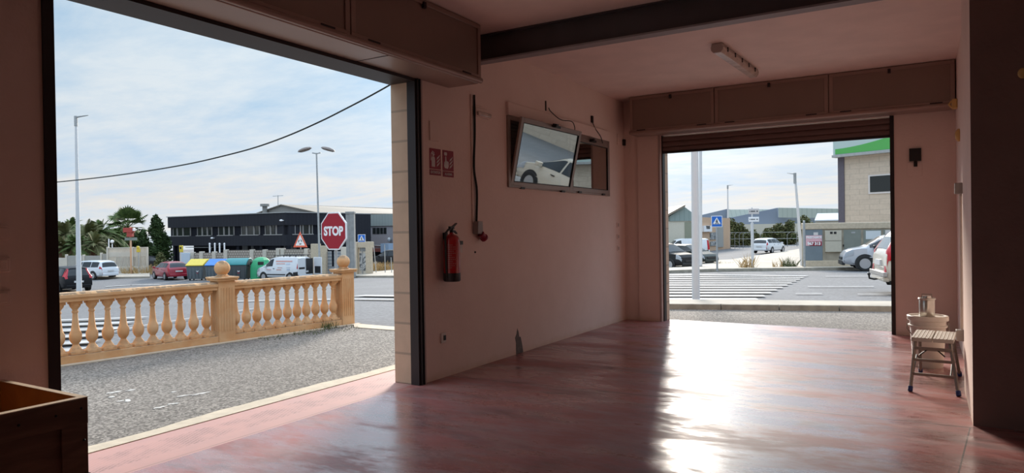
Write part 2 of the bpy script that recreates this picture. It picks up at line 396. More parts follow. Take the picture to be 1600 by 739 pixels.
# ------------------------------------------------------------------ STRUCTURE: the room
XW = -4.25; YF = 10.8; ZC = 3.6; DH = 3.0
wy0, wy1, wz0, wz1 = 7.04, 10.13, 2.02, 2.88       # window hole
Y0 = -4.5; XR = 6.0
# floor
fb = MB(); fb.box(-4.33, XR, Y0, YF+.28, -.12, 0)
struct(fb.build('floor', M['floor'], smooth=0), 'worn red polished concrete garage floor', 'floor')
# ceiling
cb = MB(); cb.box(-4.55, XR, Y0, YF+.3, ZC, ZC+.2)
struct(cb.build('ceiling', M['ceiling'], smooth=0), 'pink painted ceiling', 'ceiling')
# inner leaf of the left wall: plaster
wl = MB()
xi, xo = XW, XW-.08
wl.box(xo, xi, 5.40, wy0, 0, ZC); wl.box(xo, xi, wy1, YF, 0, ZC); wl.box(xo, xi, wy0, wy1, 0, wz0); wl.box(xo, xi, wy0, wy1, wz1, ZC)
wl.box(xo, xi, 2.02, 5.40, DH, ZC); wl.box(xo, xi, Y0, 2.02, 0, ZC)
struct(wl.build('wall_left', M['wall'], smooth=0), 'peach plastered wall with the window and the fire extinguisher', 'wall')
wo_ = MB()
xo2 = -4.55
wo_.box(xo2, xo, 5.31, wy0, 0, ZC); wo_.box(xo2, xo, wy1, YF+.3, 0, ZC); wo_.box(xo2, xo, wy0, wy1, 0, wz0); wo_.box(xo2, xo, wy0, wy1, wz1, ZC)
wo_.box(xo2, xo, 2.0, 5.31, DH, ZC); wo_.box(xo2, xo, Y0, 2.0, 0, ZC)
struct(wo_.build('wall_outside', M['block'], smooth=0, bevel=.006), 'tan blockwork outer face of the wall at the wide opening', 'wall')
# far wall
wf = MB(); ox0, ox1 = -3.62, -.36
wf.box(XW, ox0, YF, YF+.1, 0, ZC); wf.box(ox1, XR, YF, YF+.1, 0, ZC); wf.box(ox0, ox1, YF, YF+.1, DH, ZC)
wf.box(-4.0, ox0-.035, YF-.03, YF, 0, DH)
struct(wf.build('wall_far', M['wall'], smooth=0), 'peach far wall around the far opening', 'wall')
wfo = MB(); wfo.box(xo, ox0+.015, YF+.14, YF+.3, 0, ZC); wfo.box(ox1, XR, YF+.14, YF+.3, 0, ZC); wfo.box(ox0, ox1, YF+.14, YF+.3, DH, ZC)
struct(wfo.build('wall_far_outside', M['block'], smooth=0), 'tan blockwork outer face beside the far opening', 'wall')
# right wall and pier
wr = MB(); wr.box(.38, .6, 7.4, YF, 0, ZC); struct(wr.build('wall_right', M['wall'], smooth=0), 'narrow sunlit peach wall behind the stool', 'wall')
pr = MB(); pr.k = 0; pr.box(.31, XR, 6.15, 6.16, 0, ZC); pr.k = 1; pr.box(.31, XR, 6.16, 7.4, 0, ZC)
struct(pr.build('wall_pier', [M['pier'], M['wall']], smooth=0), 'pier at the right edge with shade painted into its near face', 'wall')
bk = MB(); bk.box(-4.55, XR, Y0-.2, Y0, 0, ZC); struct(bk.build('wall_back', M['wall'], smooth=0))
br = MB(); br.box(XR, XR+.2, Y0-.2, YF, 0, ZC); struct(br.build('wall_side', M['wall'], smooth=0))

# guide rails and trims of both openings
g1 = MB(); g1.box(-4.335, -4.235, 5.30, 5.395, 0, DH); g1.box(-4.30, -4.22, 5.325, 5.345, 0, DH); g1.box(-4.30, -4.22, 5.365, 5.38, 0, DH)
struct(g1.build('trim_1', M['rail'], smooth=0), 'dark roller shutter guide rail at the wide opening', 'guide rail')
g2 = MB(); g2.box(-4.26, -4.235, 5.397, 5.42, 0, DH)
struct(g2.build('trim_2', M['trim'], smooth=0), 'thin light trim beside the dark guide rail', 'trim')
g3 = MB(); g3.box(-4.335, -4.235, 1.995, 2.055, 0, DH)
struct(g3.build('trim_3', M['rail'], smooth=0), 'dark guide rail at the near end of the wide opening', 'guide rail')
g4 = MB(); g4.box(-4.55, -4.24, 2.0, 5.4, DH-.03, DH+.02)
struct(g4.build('trim_4', M['rail'], smooth=0), 'dark lintel strip over the wide opening', 'lintel')
g5 = MB(); g5.box(ox0-.035, ox0-.005, YF-.035, YF+.02, 0, DH); struct(g5.build('trim_5', M['trim'], smooth=0), 'light trim at the left side of the far opening', 'trim')
g6 = MB(); g6.box(ox0-.01, ox0+.02, YF+.03, YF+.14, 0, DH); g6.box(ox1-.02, ox1+.03, YF-.01, YF+.14, 0, DH)
struct(g6.build('trim_6', M['rail'], smooth=0), 'dark shutter guides at both sides of the far opening', 'guide rail')
# tar line and small kerb outside the wide opening, pink ramp strip
rp = MB(); rp.box(-4.99, -4.33, -3, 8.6, -.1, .0); M['ramp'] = None
def m_ramp():
    mt = bpy.data.materials.new('pink_ramp'); mt.use_nodes = True; nt = mt.node_tree; t = NT(nt); b = nt.nodes['Principled BSDF']
    g = t.n('ShaderNodeNewGeometry'); sp = t.n('ShaderNodeSeparateXYZ'); t.l(g.outputs['Position'], sp.inputs[0]); x, y, z = sp.outputs
    n = t.n('ShaderNodeTexNoise', i_Scale=5.0, i_Detail=6.0); t.l(g.outputs['Position'], n.inputs['Vector'])
    c = t.mix(t.ramp(n.outputs[0], [(.35, 0.0), (.65, 1.0)]), (.50, .265, .225), (.45, .25, .22))
    a = t.math('FRACT', t.math('MULTIPLY', t.math('ADD', x, t.math('MULTIPLY', y, .55)), 30.0)); d = t.math('FRACT', t.math('MULTIPLY', t.math('SUBTRACT', x, t.math('MULTIPLY', y, .55)), 30.0))
    ln = t.math('MAXIMUM', t.math('LESS_THAN', a, .18), t.math('LESS_THAN', d, .18))
    zone = t.math('MULTIPLY', t.math('GREATER_THAN', x, -4.82), t.math('LESS_THAN', x, -4.52))
    wear = t.ramp(n.outputs[0], [(.45, .2), (.6, 1.0)])
    c = t.mix(t.math('MULTIPLY', t.math('MULTIPLY', ln, zone), t.math('MULTIPLY', wear, .75)), c, (.12, .07, .06))
    jl = t.math('LESS_THAN', t.math('ABSOLUTE', t.math('ADD', x, 4.36)), .008); c = t.mix(t.math('MULTIPLY', jl, .5), c, (.2, .12, .1))
    t.l(c, b.inputs['Base Color']); b.inputs['Roughness'].default_value = .6; return mt
M['ramp'] = m_ramp()
struct(rp.build('entrance_ramp', M['ramp'], smooth=0), 'pink concrete strip with worn diamond grooves outside the wide opening', 'ramp')
rk = MB(); n = 60
for i in range(n):
    ya, yb = -3+11.6*i/n, -3+11.6*(i+1)/n
    w = lambda y: -5.15-.025*math.sin(y*1.7)-.016*math.sin(y*5.3+1)-.008*math.sin(y*17)
    rk.prism([(-4.97, ya, -.02), (w(ya), ya, -.02), (w(yb), yb, -.02), (-4.97, yb, -.02)], (0, 0, .026))
struct(rk.build('ramp_kerb', M['cream'], smooth=0), 'cream concrete edge strip between ramp and asphalt', 'kerb')

# ground: forecourt, street
def conform(p, dz): return Vector((p[0], p[1], ground(p[0], p[1])+dz))
def ground_quad(mb, a, b, c, d, nx, ny, dz, thick=0.0):
    a, b, c, d = [Vector((p[0], p[1], 0)) for p in (a, b, c, d)]
    def fn(u, v): p = a.lerp(b, u).lerp(d.lerp(c, u), v); return conform(p, dz)
    if (b-a).cross(d-a).z < 0: a, b, c, d = b, a, d, c
    mb.sheet(None, None, nx, ny, fn)
    if thick:
        for (p, q, nn) in ((a, b, nx), (b, c, ny), (c, d, nx), (d, a, ny)):
            vs = []; 
            for i in range(nn+1):
                w = p.lerp(q, i/nn); vs += [conform(w, dz), conform(w, dz-thick)]
            mb.add(vs, [(2*i, 2*i+1, 2*i+3, 2*i+2) for i in range(nn)])
    return mb
st = MB(); NX, NY = 100, 100
xs_ = [-160+i*220/NX for i in range(NX+1)]; ys_ = [-40+j*260/NY for j in range(NY+1)]
st.add([(x, y, ground(x, y)-.03) for y in ys_ for x in xs_], [(j*(NX+1)+i, j*(NX+1)+i+1, (j+1)*(NX+1)+i+1, (j+1)*(NX+1)+i) for j in range(NY) for i in range(NX)])
struct(st.build('street', M['road'], smooth=60), 'grey asphalt street sloping away', 'street')
fc = MB()
bA = Vector((-8.663, 4.182, 0)); bT = Vector((.1379, .9904, 0)).normalized(); bN = Vector((-bT.y, bT.x, 0))   # balustrade line
def bl(s, o=0, z=0): p = bA+bT*s+bN*o; return Vector((p.x, p.y, z))
e1 = at(553, 512); e2 = at(621, 517)
e3 = e2+(e2-e1)*2.2
fc.v = [Vector(p) for p in ((-5.0, -12, 0), (-5.0, e3.y, 0), e3, e2, e1, bl(4.3, .1), bl(-17, .1))]
ff = [p for p in fc.v]; fc = MB(); fc.prism([Vector((p.x, p.y, -.12)) for p in ff], (0, 0, .119))
struct(fc.build('forecourt', M['forecourt'], smooth=0), 'coarse grey asphalt forecourt between garage and balustrade', 'forecourt')
sp_ = MB(); rr = random.Random(5)
for x0, y0, x1, y1 in ((166, 615, 192, 611), (196, 611, 212, 609), (172, 620, 178, 621), (182, 628, 194, 626), (240, 639, 262, 634), (262, 632, 280, 630), (276, 620, 300, 617), (300, 618, 330, 612), (268, 613, 276, 612), (198, 624, 201, 628)):
    a, b = at(x0, y0), at(x1, y1); a.z = b.z = 0; d = (b-a).normalized(); nn = Vector((-d.y, d.x, 0)); up_, dn = [], []
    for i in range(7): q = a.lerp(b, i/6); w = .022*math.sin(PI*(i+.3)/6.6)*rr.uniform(.5, 1.5)+.004; up_.append(q+nn*w); dn.append(q-nn*w*rr.uniform(.5, 1.3))
    sp_.prism([Vector((p.x, p.y, .0)) for p in up_+dn[::-1]], (0, 0, .003))
tag(sp_.build('paint_splash', mat('worn_white_paint', (.55, .53, .49), .8, var=.3, scale=30), smooth=0), kind='structure')
ap = MB(); k1 = at(1040, 483); k2 = at(1400, 487)
ap.prism([(-5.6, YF+.28, -.12), (2.6, YF+.28, -.12), (6, YF+.28, -.12), (9, 16.5, -.12), (k2.x, k2.y, -.12), (k1.x, k1.y, -.12), (-8, 11.6, -.12)], (0, 0, .118))
struct(ap.build('side_apron', M['forecourt'], smooth=0), 'asphalt strip between far opening and traffic kerb', 'asphalt')
ce = MB(); q1 = at(553, 506); q2 = at(625, 512); ce.prism([Vector((p.x, p.y, -.02)) for p in (e1, e2, e2+(e2-e1)*2, q2+(q2-q1)*2, q2, q1)], (0, 0, .03))
struct(ce.build('apron_edge', M['cream'], smooth=0), 'cream concrete strip at the end of the balustrade', 'kerb')
# long kerb strip beyond the far opening
ks = MB(); kd = (k2-k1).normalized(); kn = Vector((-kd.y, kd.x, 0))
a0 = k1-kd*4; L = 16
for i in range(16):
    p = a0+kd*i*1.0; q = p+kd*.985; ks.prism([Vector((w.x, w.y, -.1)) for w in (p, q, q+kn*.16, p+kn*.16)], (0, 0, .2))
kb_ = ks.build('street_kerb', M['kerb'], bevel=.012, smooth=30); struct(kb_, 'pale kerbstones in a row outside the far opening', 'kerb')
kt = MB(); ground_quad(kt, a0+kn*.16, a0+kd*L+kn*.16, a0+kd*L+kn*.95, a0+kn*.95, 16, 2, .09, .12)
struct(kt.build('kerb_strip', M['pave'], smooth=0), 'narrow pale pavement behind the kerbstones', 'pavement')

# pavements across the streets
pv = MB()
A, B = at(1000, 428), at(1480, 419)
C1, D1 = at(1105, 413), at(1256, 393)
ground_quad(pv, at(960, 429), B+(B-A)*.3, at(1480, 405), at(960, 413), 20, 6, .10, .2)
ground_quad(pv, at(1100, 414), at(1300, 408), at(1262, 388), at(1215, 396), 8, 8, .102, .2)
struct(pv.build('pavement_right', M['pave'], smooth=0), 'beige pavement across the street beyond the far opening', 'pavement')
k3 = MB(); d3 = (B-A).normalized(); n3 = Vector((-d3.y, d3.x, 0))
ground_quad(k3, A-d3*6, B+d3*8, B+d3*8-n3*.2, A-d3*6-n3*.2, 20, 1, .11, .25)
struct(k3.build('far_kerb_right', M['kerb'], smooth=0), 'weathered kerb of the pavement across the street', 'kerb')
pl_ = MB(); A2, B2 = at(560, 434), at(640, 434.5)
ground_quad(pl_, at(535, 433.2), at(700, 433.2), at(700, 419), at(535, 424), 8, 6, .12, .22)
ground_quad(pl_, at(60, 437), at(234, 434), at(234, 425), at(60, 425), 10, 5, .12, .22)
struct(pl_.build('pavement_left', M['pave'], smooth=0), 'pale pavement across the wide street', 'pavement')

# road paint
def line_mark(mb, pts, w, dz=.012):
    for i in range(len(pts)-1):
        a, b = pts[i], pts[i+1]; d = (b-a); d.z = 0; L = d.length; d.normalize(); nn = Vector((-d.y, d.x, 0))*w/2
        ground_quad(mb, a-nn, b-nn, b+nn, a+nn, max(1, int(L/1.2)), 1, dz)
zb_ = MB()
for y in [431.5, 434, 436.6, 439.4, 442.4, 445.6, 449.2, 453.2, 457.5, 462.3, 467.4]:
    f = (y-430)/37.0; xr = 1264-f*80
    a, b = at(960, y), at(xr, y); dpt = depth(a); line_mark(zb_, [a, b], .0115*dpt + .16 if y < 440 else .42)
o = zb_.build('zebra_crossing', M['white_paint'], smooth=0)
struct(o, 'white zebra crossing stripes beyond the far opening', 'road marking')
zl = MB()
for y, xr in ((496, 225), (504, 205), (513, 190), (523, 170), (534, 150), (546, 130)):
    line_mark(zl, [at(30, y+7), at(xr, y)], .34)
struct(zl.build('zebra_crossing', M['white_paint'], smooth=0), 'white zebra stripes seen through the balusters at left', 'road marking')
ml = MB()
line_mark(ml, [at(175, 519), at(226, 509), at(315, 495), at(400, 482)], .07)
line_mark(ml, [at(330, 472), at(440, 469), at(560, 467.5), at(640, 468.5)], .25)
line_mark(ml, [at(560, 462), at(640, 463)], .5)
line_mark(ml, [at(165, 448), at(205, 445.5), at(250, 445)], .4); line_mark(ml, [at(330, 452), at(520, 449)], .1)
line_mark(ml, [at(1290, 432), at(1400, 431.5)], .16); line_mark(ml, [at(1262, 448), at(1365, 448)], .14)
line_mark(ml, [at(1243, 459), at(1284, 459)], .13); line_mark(ml, [at(1340, 460), at(1400, 460)], .12)
line_mark(ml, [at(330, 462), at(230, 468)], .1)
struct(ml.build('lane_markings', M['white_paint'], smooth=0), 'white lane lines painted on the street', 'road marking')

# shutter housings
def housing(name, label, axis, a0, a1, front, back, z0, z1, joints, idx):
    t = thing(name, label, 'shutter housing', ((a0+a1)/2 if axis == 'x' else back, (a0+a1)/2 if axis == 'y' else back, z0))
    def bx(mb, s0, s1, f0, f1, za, zb):     # f = distance out from the wall
        sgn = 1 if axis == 'y' else -1
        if axis == 'y': x0, x1 = sorted((back+f0, back+f1)); mb.box(x0, x1, s0, s1, za, zb)
        else: y0, y1 = sorted((back-f0, back-f1)); mb.box(s0, s1, y0, y1, za, zb)
    dpt = abs(front-back)
    b = MB(); bx(b, a0, a1, 0, dpt-.03, z0+.0, z1); b.build('casing', M['box'], t, world=True, bevel=.01)
    l = MB()
    rr = .028; pts = []
    for s in (a0, a1):
        pts.append((back+dpt-.005, s, z0+rr) if axis == 'y' else (s, back-dpt+.005, z0+rr))
    l.tube(pts, rr, 14); l.build('rounded_lip', M['box'], t, world=True)
    js = [a0]+joints+[a1]
    for i in range(len(js)-1):
        s0, s1 = js[i]+.006, js[i+1]-.006
        p = MB(); bx(p, s0, s1, dpt-.03, dpt-.008, z0+.05, z1-.004)
        pn = p.build('panel', M['box_panel'], t, world=True, bevel=.004)
        fr = MB(); w = .05
        bx(fr, s0, s1, dpt-.008, dpt+.004, z0+.05, z0+.05+w*.6); bx(fr, s0, s1, dpt-.008, dpt+.004, z1-w, z1-.004)
        bx(fr, s0, s0+w, dpt-.008, dpt+.004, z0+.05+w*.6, z1-w); bx(fr, s1-w, s1, dpt-.008, dpt+.004, z0+.05+w*.6, z1-w)
        fr.build('panel_frame', M['box'], pn, world=True, bevel=.003) if False else None
        PW[pn.name] = PW[t.name].copy(); fo = fr.build('panel_frame', M['box'], pn, world=True, bevel=.003)
        for q in (.14, .86):
            h = MB(); c = s0+(s1-s0)*q; bx(h, c-.07, c+.07, dpt-.004, dpt+.012, z0+.052, z0+.066); h.build('hinge', M['rail'], pn, world=True)
        k = MB(); c = (s0+s1)/2; bx(k, c-.018, c+.018, dpt-.004, dpt+.022, z1-.085, z1-.03); k.build('latch', M['rail'], pn, world=True)
    return t
hs_ = housing('shutter_housing', 'long brown sheet metal roller shutter housing over the wide opening at left', 'y', .9, 5.88, -3.84, -4.25, 3.0, 3.595, [2.30, 4.02], 0)
housing('shutter_housing', 'long brown sheet metal roller shutter housing over the far opening', 'x', -4.0, .37, 10.42, 10.77, 3.0, 3.595, [-2.66, -1.10], 1)
# seam in the underside of the near housing
s_ = MB(); s_.box(-4.24, -3.88, 4.50, 4.508, 2.997, 3.001); s_.build('seam', M['rail'], hs_, world=True)
# lowered slats
sh = thing('roller_shutter', 'rolled up brown steel slat shutter hanging in the far opening', 'roller shutter', (-2, 10.88, 2.73))
for i in range(3):
    z = 2.735+i*.083
    s = MB(); s.prism([(ox0+.01, YF+.06, z), (ox0+.01, YF+.045, z+.012), (ox0+.01, YF+.04, z+.04), (ox0+.01, YF+.05, z+.072), (ox0+.01, YF+.065, z+.083), (ox0+.01, YF+.085, z+.083), (ox0+.01, YF+.085, z)], (ox1-ox0-.02, 0, 0))
    s.build('slat', M['shutter'], sh, world=True)
s = MB(); s.box(ox0+.01, ox1-.01, YF+.035, YF+.095, 2.71, 2.737); s.build('bottom_bar', M['rail'], sh, world=True)

# steel beam
bm = thing('steel_beam', 'dark grey steel I-beam crossing under the ceiling', 'beam', (-2, 6.27, 3.3)); tag(bm, kind='structure')
b = MB(); b.box(XW+.01, XR-.01, 6.245, 6.265, 3.33, 3.585); b.build('web', M['beam'], bm, world=True)
b = MB(); b.box(XW+.01, XR-.01, 6.19, 6.325, 3.312, 3.33); b.build('bottom_flange', M['beam_low'], bm, world=True)
b = MB(); b.box(XW+.01, XR-.01, 6.19, 6.325, 3.585, 3.598); b.build('top_flange', M['beam'], bm, world=True)

# ------------------------------------------------------------------ the window
wn = thing('window_1', 'bronze framed two-part window high in the plaster wall, near sash tilted open', 'window', (XW, (wy0+wy1)/2, wz0), kind='structure')
fr = MB(); t_ = .055; x0, x1 = XW-.10, XW+.025; ymid = 8.70
fr.box(x0, x1, wy0, wy0+t_, wz0, wz1); fr.box(x0, x1, wy1-t_, wy1, wz0, wz1)
fr.box(x0, x1, wy0+t_, wy1-t_, wz0, wz0+t_*.6); fr.box(x0, x1, wy0+t_, wy1-t_, wz1-t_, wz1); fr.box(x0, x1-.01, ymid-.03, ymid+.03, wz0, wz1)
fr.build('window_frame', M['frame'], wn, world=True, bevel=.004)
pb = MB(); pb.box(XW, XW+.035, wy0-.005, wy1+.02, wz1, 3.035); pb.build('blind_box', M['wall'], wn, world=True, bevel=.004)
def sash(y0, y1, z0, z1, lean, name, twist=0.0):
    """frame and pane hinged at its foot, leaning into the room by `lean` radians"""
    Rm = Matrix.Rotation(lean, 3, 'Y'); o = Vector((XW+.02, 0, z0))
    def tr(mb):
        yc = Vector((0, (y0+y1)/2, 0)); mb.v = [o+yc+Matrix.Rotation(twist, 3, 'Z')@(Rm@(p-Vector((0, 0, z0))-yc)) for p in mb.v]
        return mb
    f = MB(); w = .06; d = .03
    f.box(-d/2, d/2, y0, y0+w, z0, z1); f.box(-d/2, d/2, y1-w, y1, z0, z1); f.box(-d/2, d/2, y0+w, y1-w, z0, z0+w); f.box(-d/2, d/2, y0+w, y1-w, z1-w, z1)
    s = tr(f).build(name, M['frame'], wn, world=True, bevel=.004); PW[s.name] = PW[wn.name].copy()
    g = MB(); g.box(-.003, .003, y0+w, y1-w, z0+w, z1-w); tr(g).build('glass', M['pane'], s, world=True)
    gk = MB(); q = .008
    gk.box(-.006, .016, y0+w, y0+w+q, z0+w, z1-w); gk.box(-.006, .016, y1-w-q, y1-w, z0+w, z1-w); gk.box(-.006, .016, y0+w, y1-w, z0+w, z0+w+q); gk.box(-.006, .016, y0+w, y1-w, z1-w-q, z1-w)
    tr(gk).build('gasket', M['black'], s, world=True)
    c = MB(); c.box(.015, .06, (y0+y1)/2-.05, (y0+y1)/2+.10, z1-.035, z1-.005); c.box(.03, .09, (y0+y1)/2-.07, (y0+y1)/2-.02, z1-.03, z1+.01); tr(c).build('catch', M['black'], s, world=True)
    for yy in (y0+.22, y1-.3):
        h = MB(); h.box(-.01, .03, yy, yy+.09, z0-.02, z0+.005); tr(h).build('hinge', M['black'], s, world=True)
sash(7.10, 8.67, 2.035, 2.87, math.atan2(.175, .81), 'tilted_sash', -.030)
sash(8.72, wy1-.04, 2.045, 2.83, 0.0, 'closed_sash')
for i in range(19):
    z = 2.06+i*.043
    s = MB(); s.prism([(XW-.17, wy0+.01, z), (XW-.125, wy0+.01, z+.028), (XW-.12, wy0+.01, z+.024), (XW-.165, wy0+.01, z-.004)], (0, wy1-wy0-.02, 0)); s.build('louvre', M['slat'], wn, world=True)
# outside backing of the louvres
s = MB(); s.box(XW-.19, XW-.18, wy0, wy1, wz0, wz1); s.build('roller_blind', M['slat'], wn, world=True)
def cable(name, pts, r, label, cat, mt='cord', n=8):
    # smooth through the points
    P = [Vector(p) for p in pts]; out = []
    for i in range(len(P)-1):
        p0, p1, p2, p3 = P[max(i-1, 0)], P[i], P[i+1], P[min(i+2, len(P)-1)]
        for k in range(6):
            t = k/6; out.append(.5*((2*p1)+(-p0+p2)*t+(2*p0-5*p1+4*p2-p3)*t*t+(-p0+3*p1-3*p2+p3)*t*t*t))
    out.append(P[-1]); mb = MB(); mb.tube(out, r, n); o = mb.build(name, M[mt], smooth=60)
    return tag(o, label, cat)
cable('cord', [(XW+.012, 8.11, 3.12), (XW+.03, 8.14, 3.07), (XW+.09, 8.30, 2.98), (XW+.17, 8.47, 2.97), (XW+.20, 8.50, 2.90), (XW+.20, 8.50, 2.84)], .006, 'short black cord drooping to the tilted window sash', 'cord')
cable('cord', [(XW+.012, 9.50, 3.13), (XW+.035, 9.56, 3.02), (XW+.05, 9.72, 2.92), (XW+.05, 9.80, 2.82)], .006, 'short black cord drooping to the closed window sash', 'cord')
b = MB(); b.box(XW+.0, XW+.012, 8.03, 8.05, 3.07, 3.20); tag(b.build('cord_hook', M['black']), 'thin black hook on the wall above the tilted sash', 'hook')
b = MB(); b.box(XW+.0, XW+.025, 9.48, 9.53, 3.10, 3.20); tag(b.build('cord_hook', M['black']), 'stubby black cord hook on the wall above the closed sash', 'hook')

# ------------------------------------------------------------------ things on the plaster wall
X_ = XW+.001
def wall_plate(name, y0, y1, z0, z1, label, cat, mt='wall', th=.012, slot=None):
    b = MB(); b.box(X_, X_+th, y0, y1, z0, z1); o = b.build(name, M[mt], bevel=.003); return tag(o, label, cat)
wall_plate('blank_cover', 5.54, 5.68, 2.42, 2.615, 'blank cover plate painted wall colour above the red signs', 'cover plate')
wall_plate('blank_cover', 6.36, 6.50, 2.90, 3.00, 'small painted cover plate above the emergency light', 'cover plate')
wall_plate('blank_cover', 10.50, 10.70, 2.87, 3.05, 'painted cover plate right of the window', 'cover plate')
b = MB(); b.box(X_, X_+.04, 10.73, 10.785, 2.88, 2.98); tag(b.build('sensor', M['black'], bevel=.004), 'tiny black sensor in the corner right of the window', 'sensor')
for z, l in ((1.57, 'topmost'), (1.38, 'middle'), (1.19, 'lowest')):
    t = thing('light_switch', l+' of three painted switches near the far corner of the window wall', 'switch', (X_, 10.48, z-.04), group=None)
    b = MB(); b.box(0, .012, -.045, .045, 0, .08); b.build('plate', M['wall'], t, bevel=.003); b = MB(); b.box(.012, .017, -.02, .02, .015, .065); b.build('rocker', M['trim'], t, bevel=.002)
for z, l in ((1.527, 'topmost'), (1.357, 'middle'), (1.18, 'lowest')):
    t = thing('light_switch', l+' of three dark switches at the left edge by the wooden crate', 'switch', (X_, 1.77, z-.04))
    b = MB(); b.box(0, .014, -.042, .042, 0, .08); b.build('plate', M['wall'], t, bevel=.004); b = MB(); b.box(.014, .02, -.026, .026, .012, .068); b.build('rocker', M['wall'], t, bevel=.003)
# power socket
t = thing('power_socket', 'small white power socket low on the plaster wall', 'socket', (X_, 5.715, .36))
b = MB(); b.box(0, .012, -.042, .042, 0, .10); b.build('plate', M['white_pl'], t, bevel=.003); b = MB(); b.box(.012, .02, -.004, .028, .025, .075); b.build('outlet', M['black'], t)
# bare cement patch
pp = [(7.19, .0), (7.19, .14), (7.17, .20), (7.205, .245), (7.225, .31), (7.25, .27), (7.27, .20), (7.30, .20), (7.33, .12), (7.36, 0)]
b = MB(); b.prism([(X_-.004, y, z+.002) for y, z in pp], (.006, 0, 0)); o = b.build('cement_patch', M['mortar'], smooth=0); tag(o, 'spiky bare grey cement patch at the foot of the plaster wall', 'wall damage')
b = MB(); b.sphere((X_, 6.33, 1.27), .012, 8); tag(b.build('screw_plug', M['black']), 'tiny dark plug hole below the red industrial socket', 'wall plug')

# fire signs
def fire_sign(y0, y1, z0, z1, label, kind):
    zt = z0+.055
    t = thing('fire_sign', label, 'sign', (X_, (y0+y1)/2, z0))
    b = MB(); b.box(X_, X_+.003, y0, y1, zt+.008, z1); b.build('symbol_plate', M['sign_red'], t, world=True)
    b = MB(); b.box(X_, X_+.003, y0, y1, z0, zt); b.build('word_plate', M['sign_red'], t, world=True)
    F = frameM((X_+.004, 0, 0), (0, 1, 0), (0, 0, 1))
    w = y1-y0; h = z1-zt
    g = MB(); P = lambda a, c: (a*w+y0, zt+.008+c*(h-.008))
    def poly(pts): g.prism([(X_+.003, *P(a, c)) for a, c in pts], (.002, 0, 0))
    if kind == 'ext':
        poly([(.16, .10), (.46, .10), (.46, .52), (.40, .60), (.22, .60), (.16, .52)]); poly([(.24, .62), (.38, .62), (.38, .72), (.24, .72)])
        poly([(.12, .74), (.44, .68), (.44, .72), (.16, .82)]); poly([(.20, .84), (.42, .76), (.42, .80), (.22, .88)]); poly([(.08, .40), (.12, .40), (.14, .72), (.10, .74)])
    else:
        poly([(.10, .22), (.18, .12), (.44, .10), (.52, .22), (.52, .44), (.42, .46), (.32, .48), (.30, .70), (.22, .70), (.20, .46), (.12, .40)]); poly([(.12, .78), (.16, .74), (.34, .74), (.38, .78), (.38, .86), (.34, .90), (.16, .90), (.12, .86)])
    for i in range(3):
        c = .12+i*.17; poly([(.60, c), (.72, c+.05), (.86, c+.16), (.92, c+.27), (.80, c+.19), (.66, c+.12)])
    g.build('pictogram', M['sign_white'], t, world=True, smooth=0)
    g = MB(); text_polys(g, 'EXTINTOR' if kind == 'ext' else 'ALARMA', .038, frameM((X_+.004, (y0+y1)/2, (z0+zt)/2), (0, 1, 0), (0, 0, 1)), .001, .0008, sx=.88)
    g.build('lettering', M['sign_white'], t, world=True, smooth=0)
fire_sign(5.536, 5.722, 2.075, 2.345, 'red fire extinguisher pictogram sign with flames, the left one of the pair', 'ext')
fire_sign(5.757, 5.945, 2.07, 2.345, 'red alarm button pictogram sign with pointing hand, the right one of the pair', 'btn')

# fire extinguisher
ex = thing('fire_extinguisher', 'red fire extinguisher hung on the plaster wall under the red signs', 'fire extinguisher', (X_+.095, 5.76, .99))
R_ = .088
b = MB(); b.lathe([(R_*.9, .0), (R_, .012), (R_, .085), (R_*.995, .088)], n=28); b.build('base_ring', M['black'], ex, smooth=50)
b = MB(); b.lathe([(R_*.98, .085), (R_*.985, .40), (R_*.93, .43), (R_*.78, .457), (R_*.5, .476), (.022, .487), (.02, .50)], n=28); bd = b.build('body', M['ext_red'], ex, smooth=50)
g = MB()
Fm = Matrix.Rotation(math.radians(-35), 4, 'Z')
for i, w in enumerate((.06, .09, .09, .07, .09, .05, .08, .09, .06, .09, .08, .05)):
    z = .37-i*.021; a0 = -.15
    for k in range(5):
        a = math.radians(-75)+a0+k*w/R_/5*1.0; a2 = a+w/R_/5*.62
        g.add([(R_*1.003*math.cos(a), R_*1.003*math.sin(a), z), (R_*1.003*math.cos(a2), R_*1.003*math.sin(a2), z), (R_*1.003*math.cos(a2), R_*1.003*math.sin(a2), z+.009), (R_*1.003*math.cos(a), R_*1.003*math.sin(a), z+.009)], [(0, 1, 2, 3)])
M['dim_print'] = mat('pale_print', (.42, .20, .18), .6)
g.build('printed_text', M['dim_print'], bd, smooth=0)
b = MB(); b.lathe([(.016, .495), (.02, .50), (.02, .545), (.014, .555)], n=14); b.obox((0, .0, .55), (.03, .07, .03)); b.build('valve', M['black'], ex, bevel=.003)
b = MB(); b.prism([(-.012, -.01, .555), (-.012, .085, .60), (-.012, .092, .592), (-.012, .02, .545)], (.024, 0, 0)); b.prism([(-.012, -.01, .535), (-.012, .06, .52), (-.012, .095, .49), (-.012, .088, .485), (-.012, .05, .505), (-.012, -.01, .515)], (.024, 0, 0)); b.build('handle', M['black'], ex, bevel=.002)
b = MB(); b.tube([(0, -.02, .535), (0, -.055, .53), (.0, -.095, .50), (.0, -.108, .44), (.0, -.105, .30), (.0, -.10, .16), (.0, -.088, .07)], .012, 10); b.tube([(0, -.09, .075), (0, -.085, .02)], .016, 10); b.build('hose', M['black'], ex, smooth=60)
b = MB(); b.box(-.095, -.06, -.02, .02, .38, .50); b.build('wall_hook', M['black'], ex)
t = thing('inspection_tag', 'small cream inspection tag with dark top beside the fire extinguisher', 'tag', (X_+.0, 6.01, 1.275))
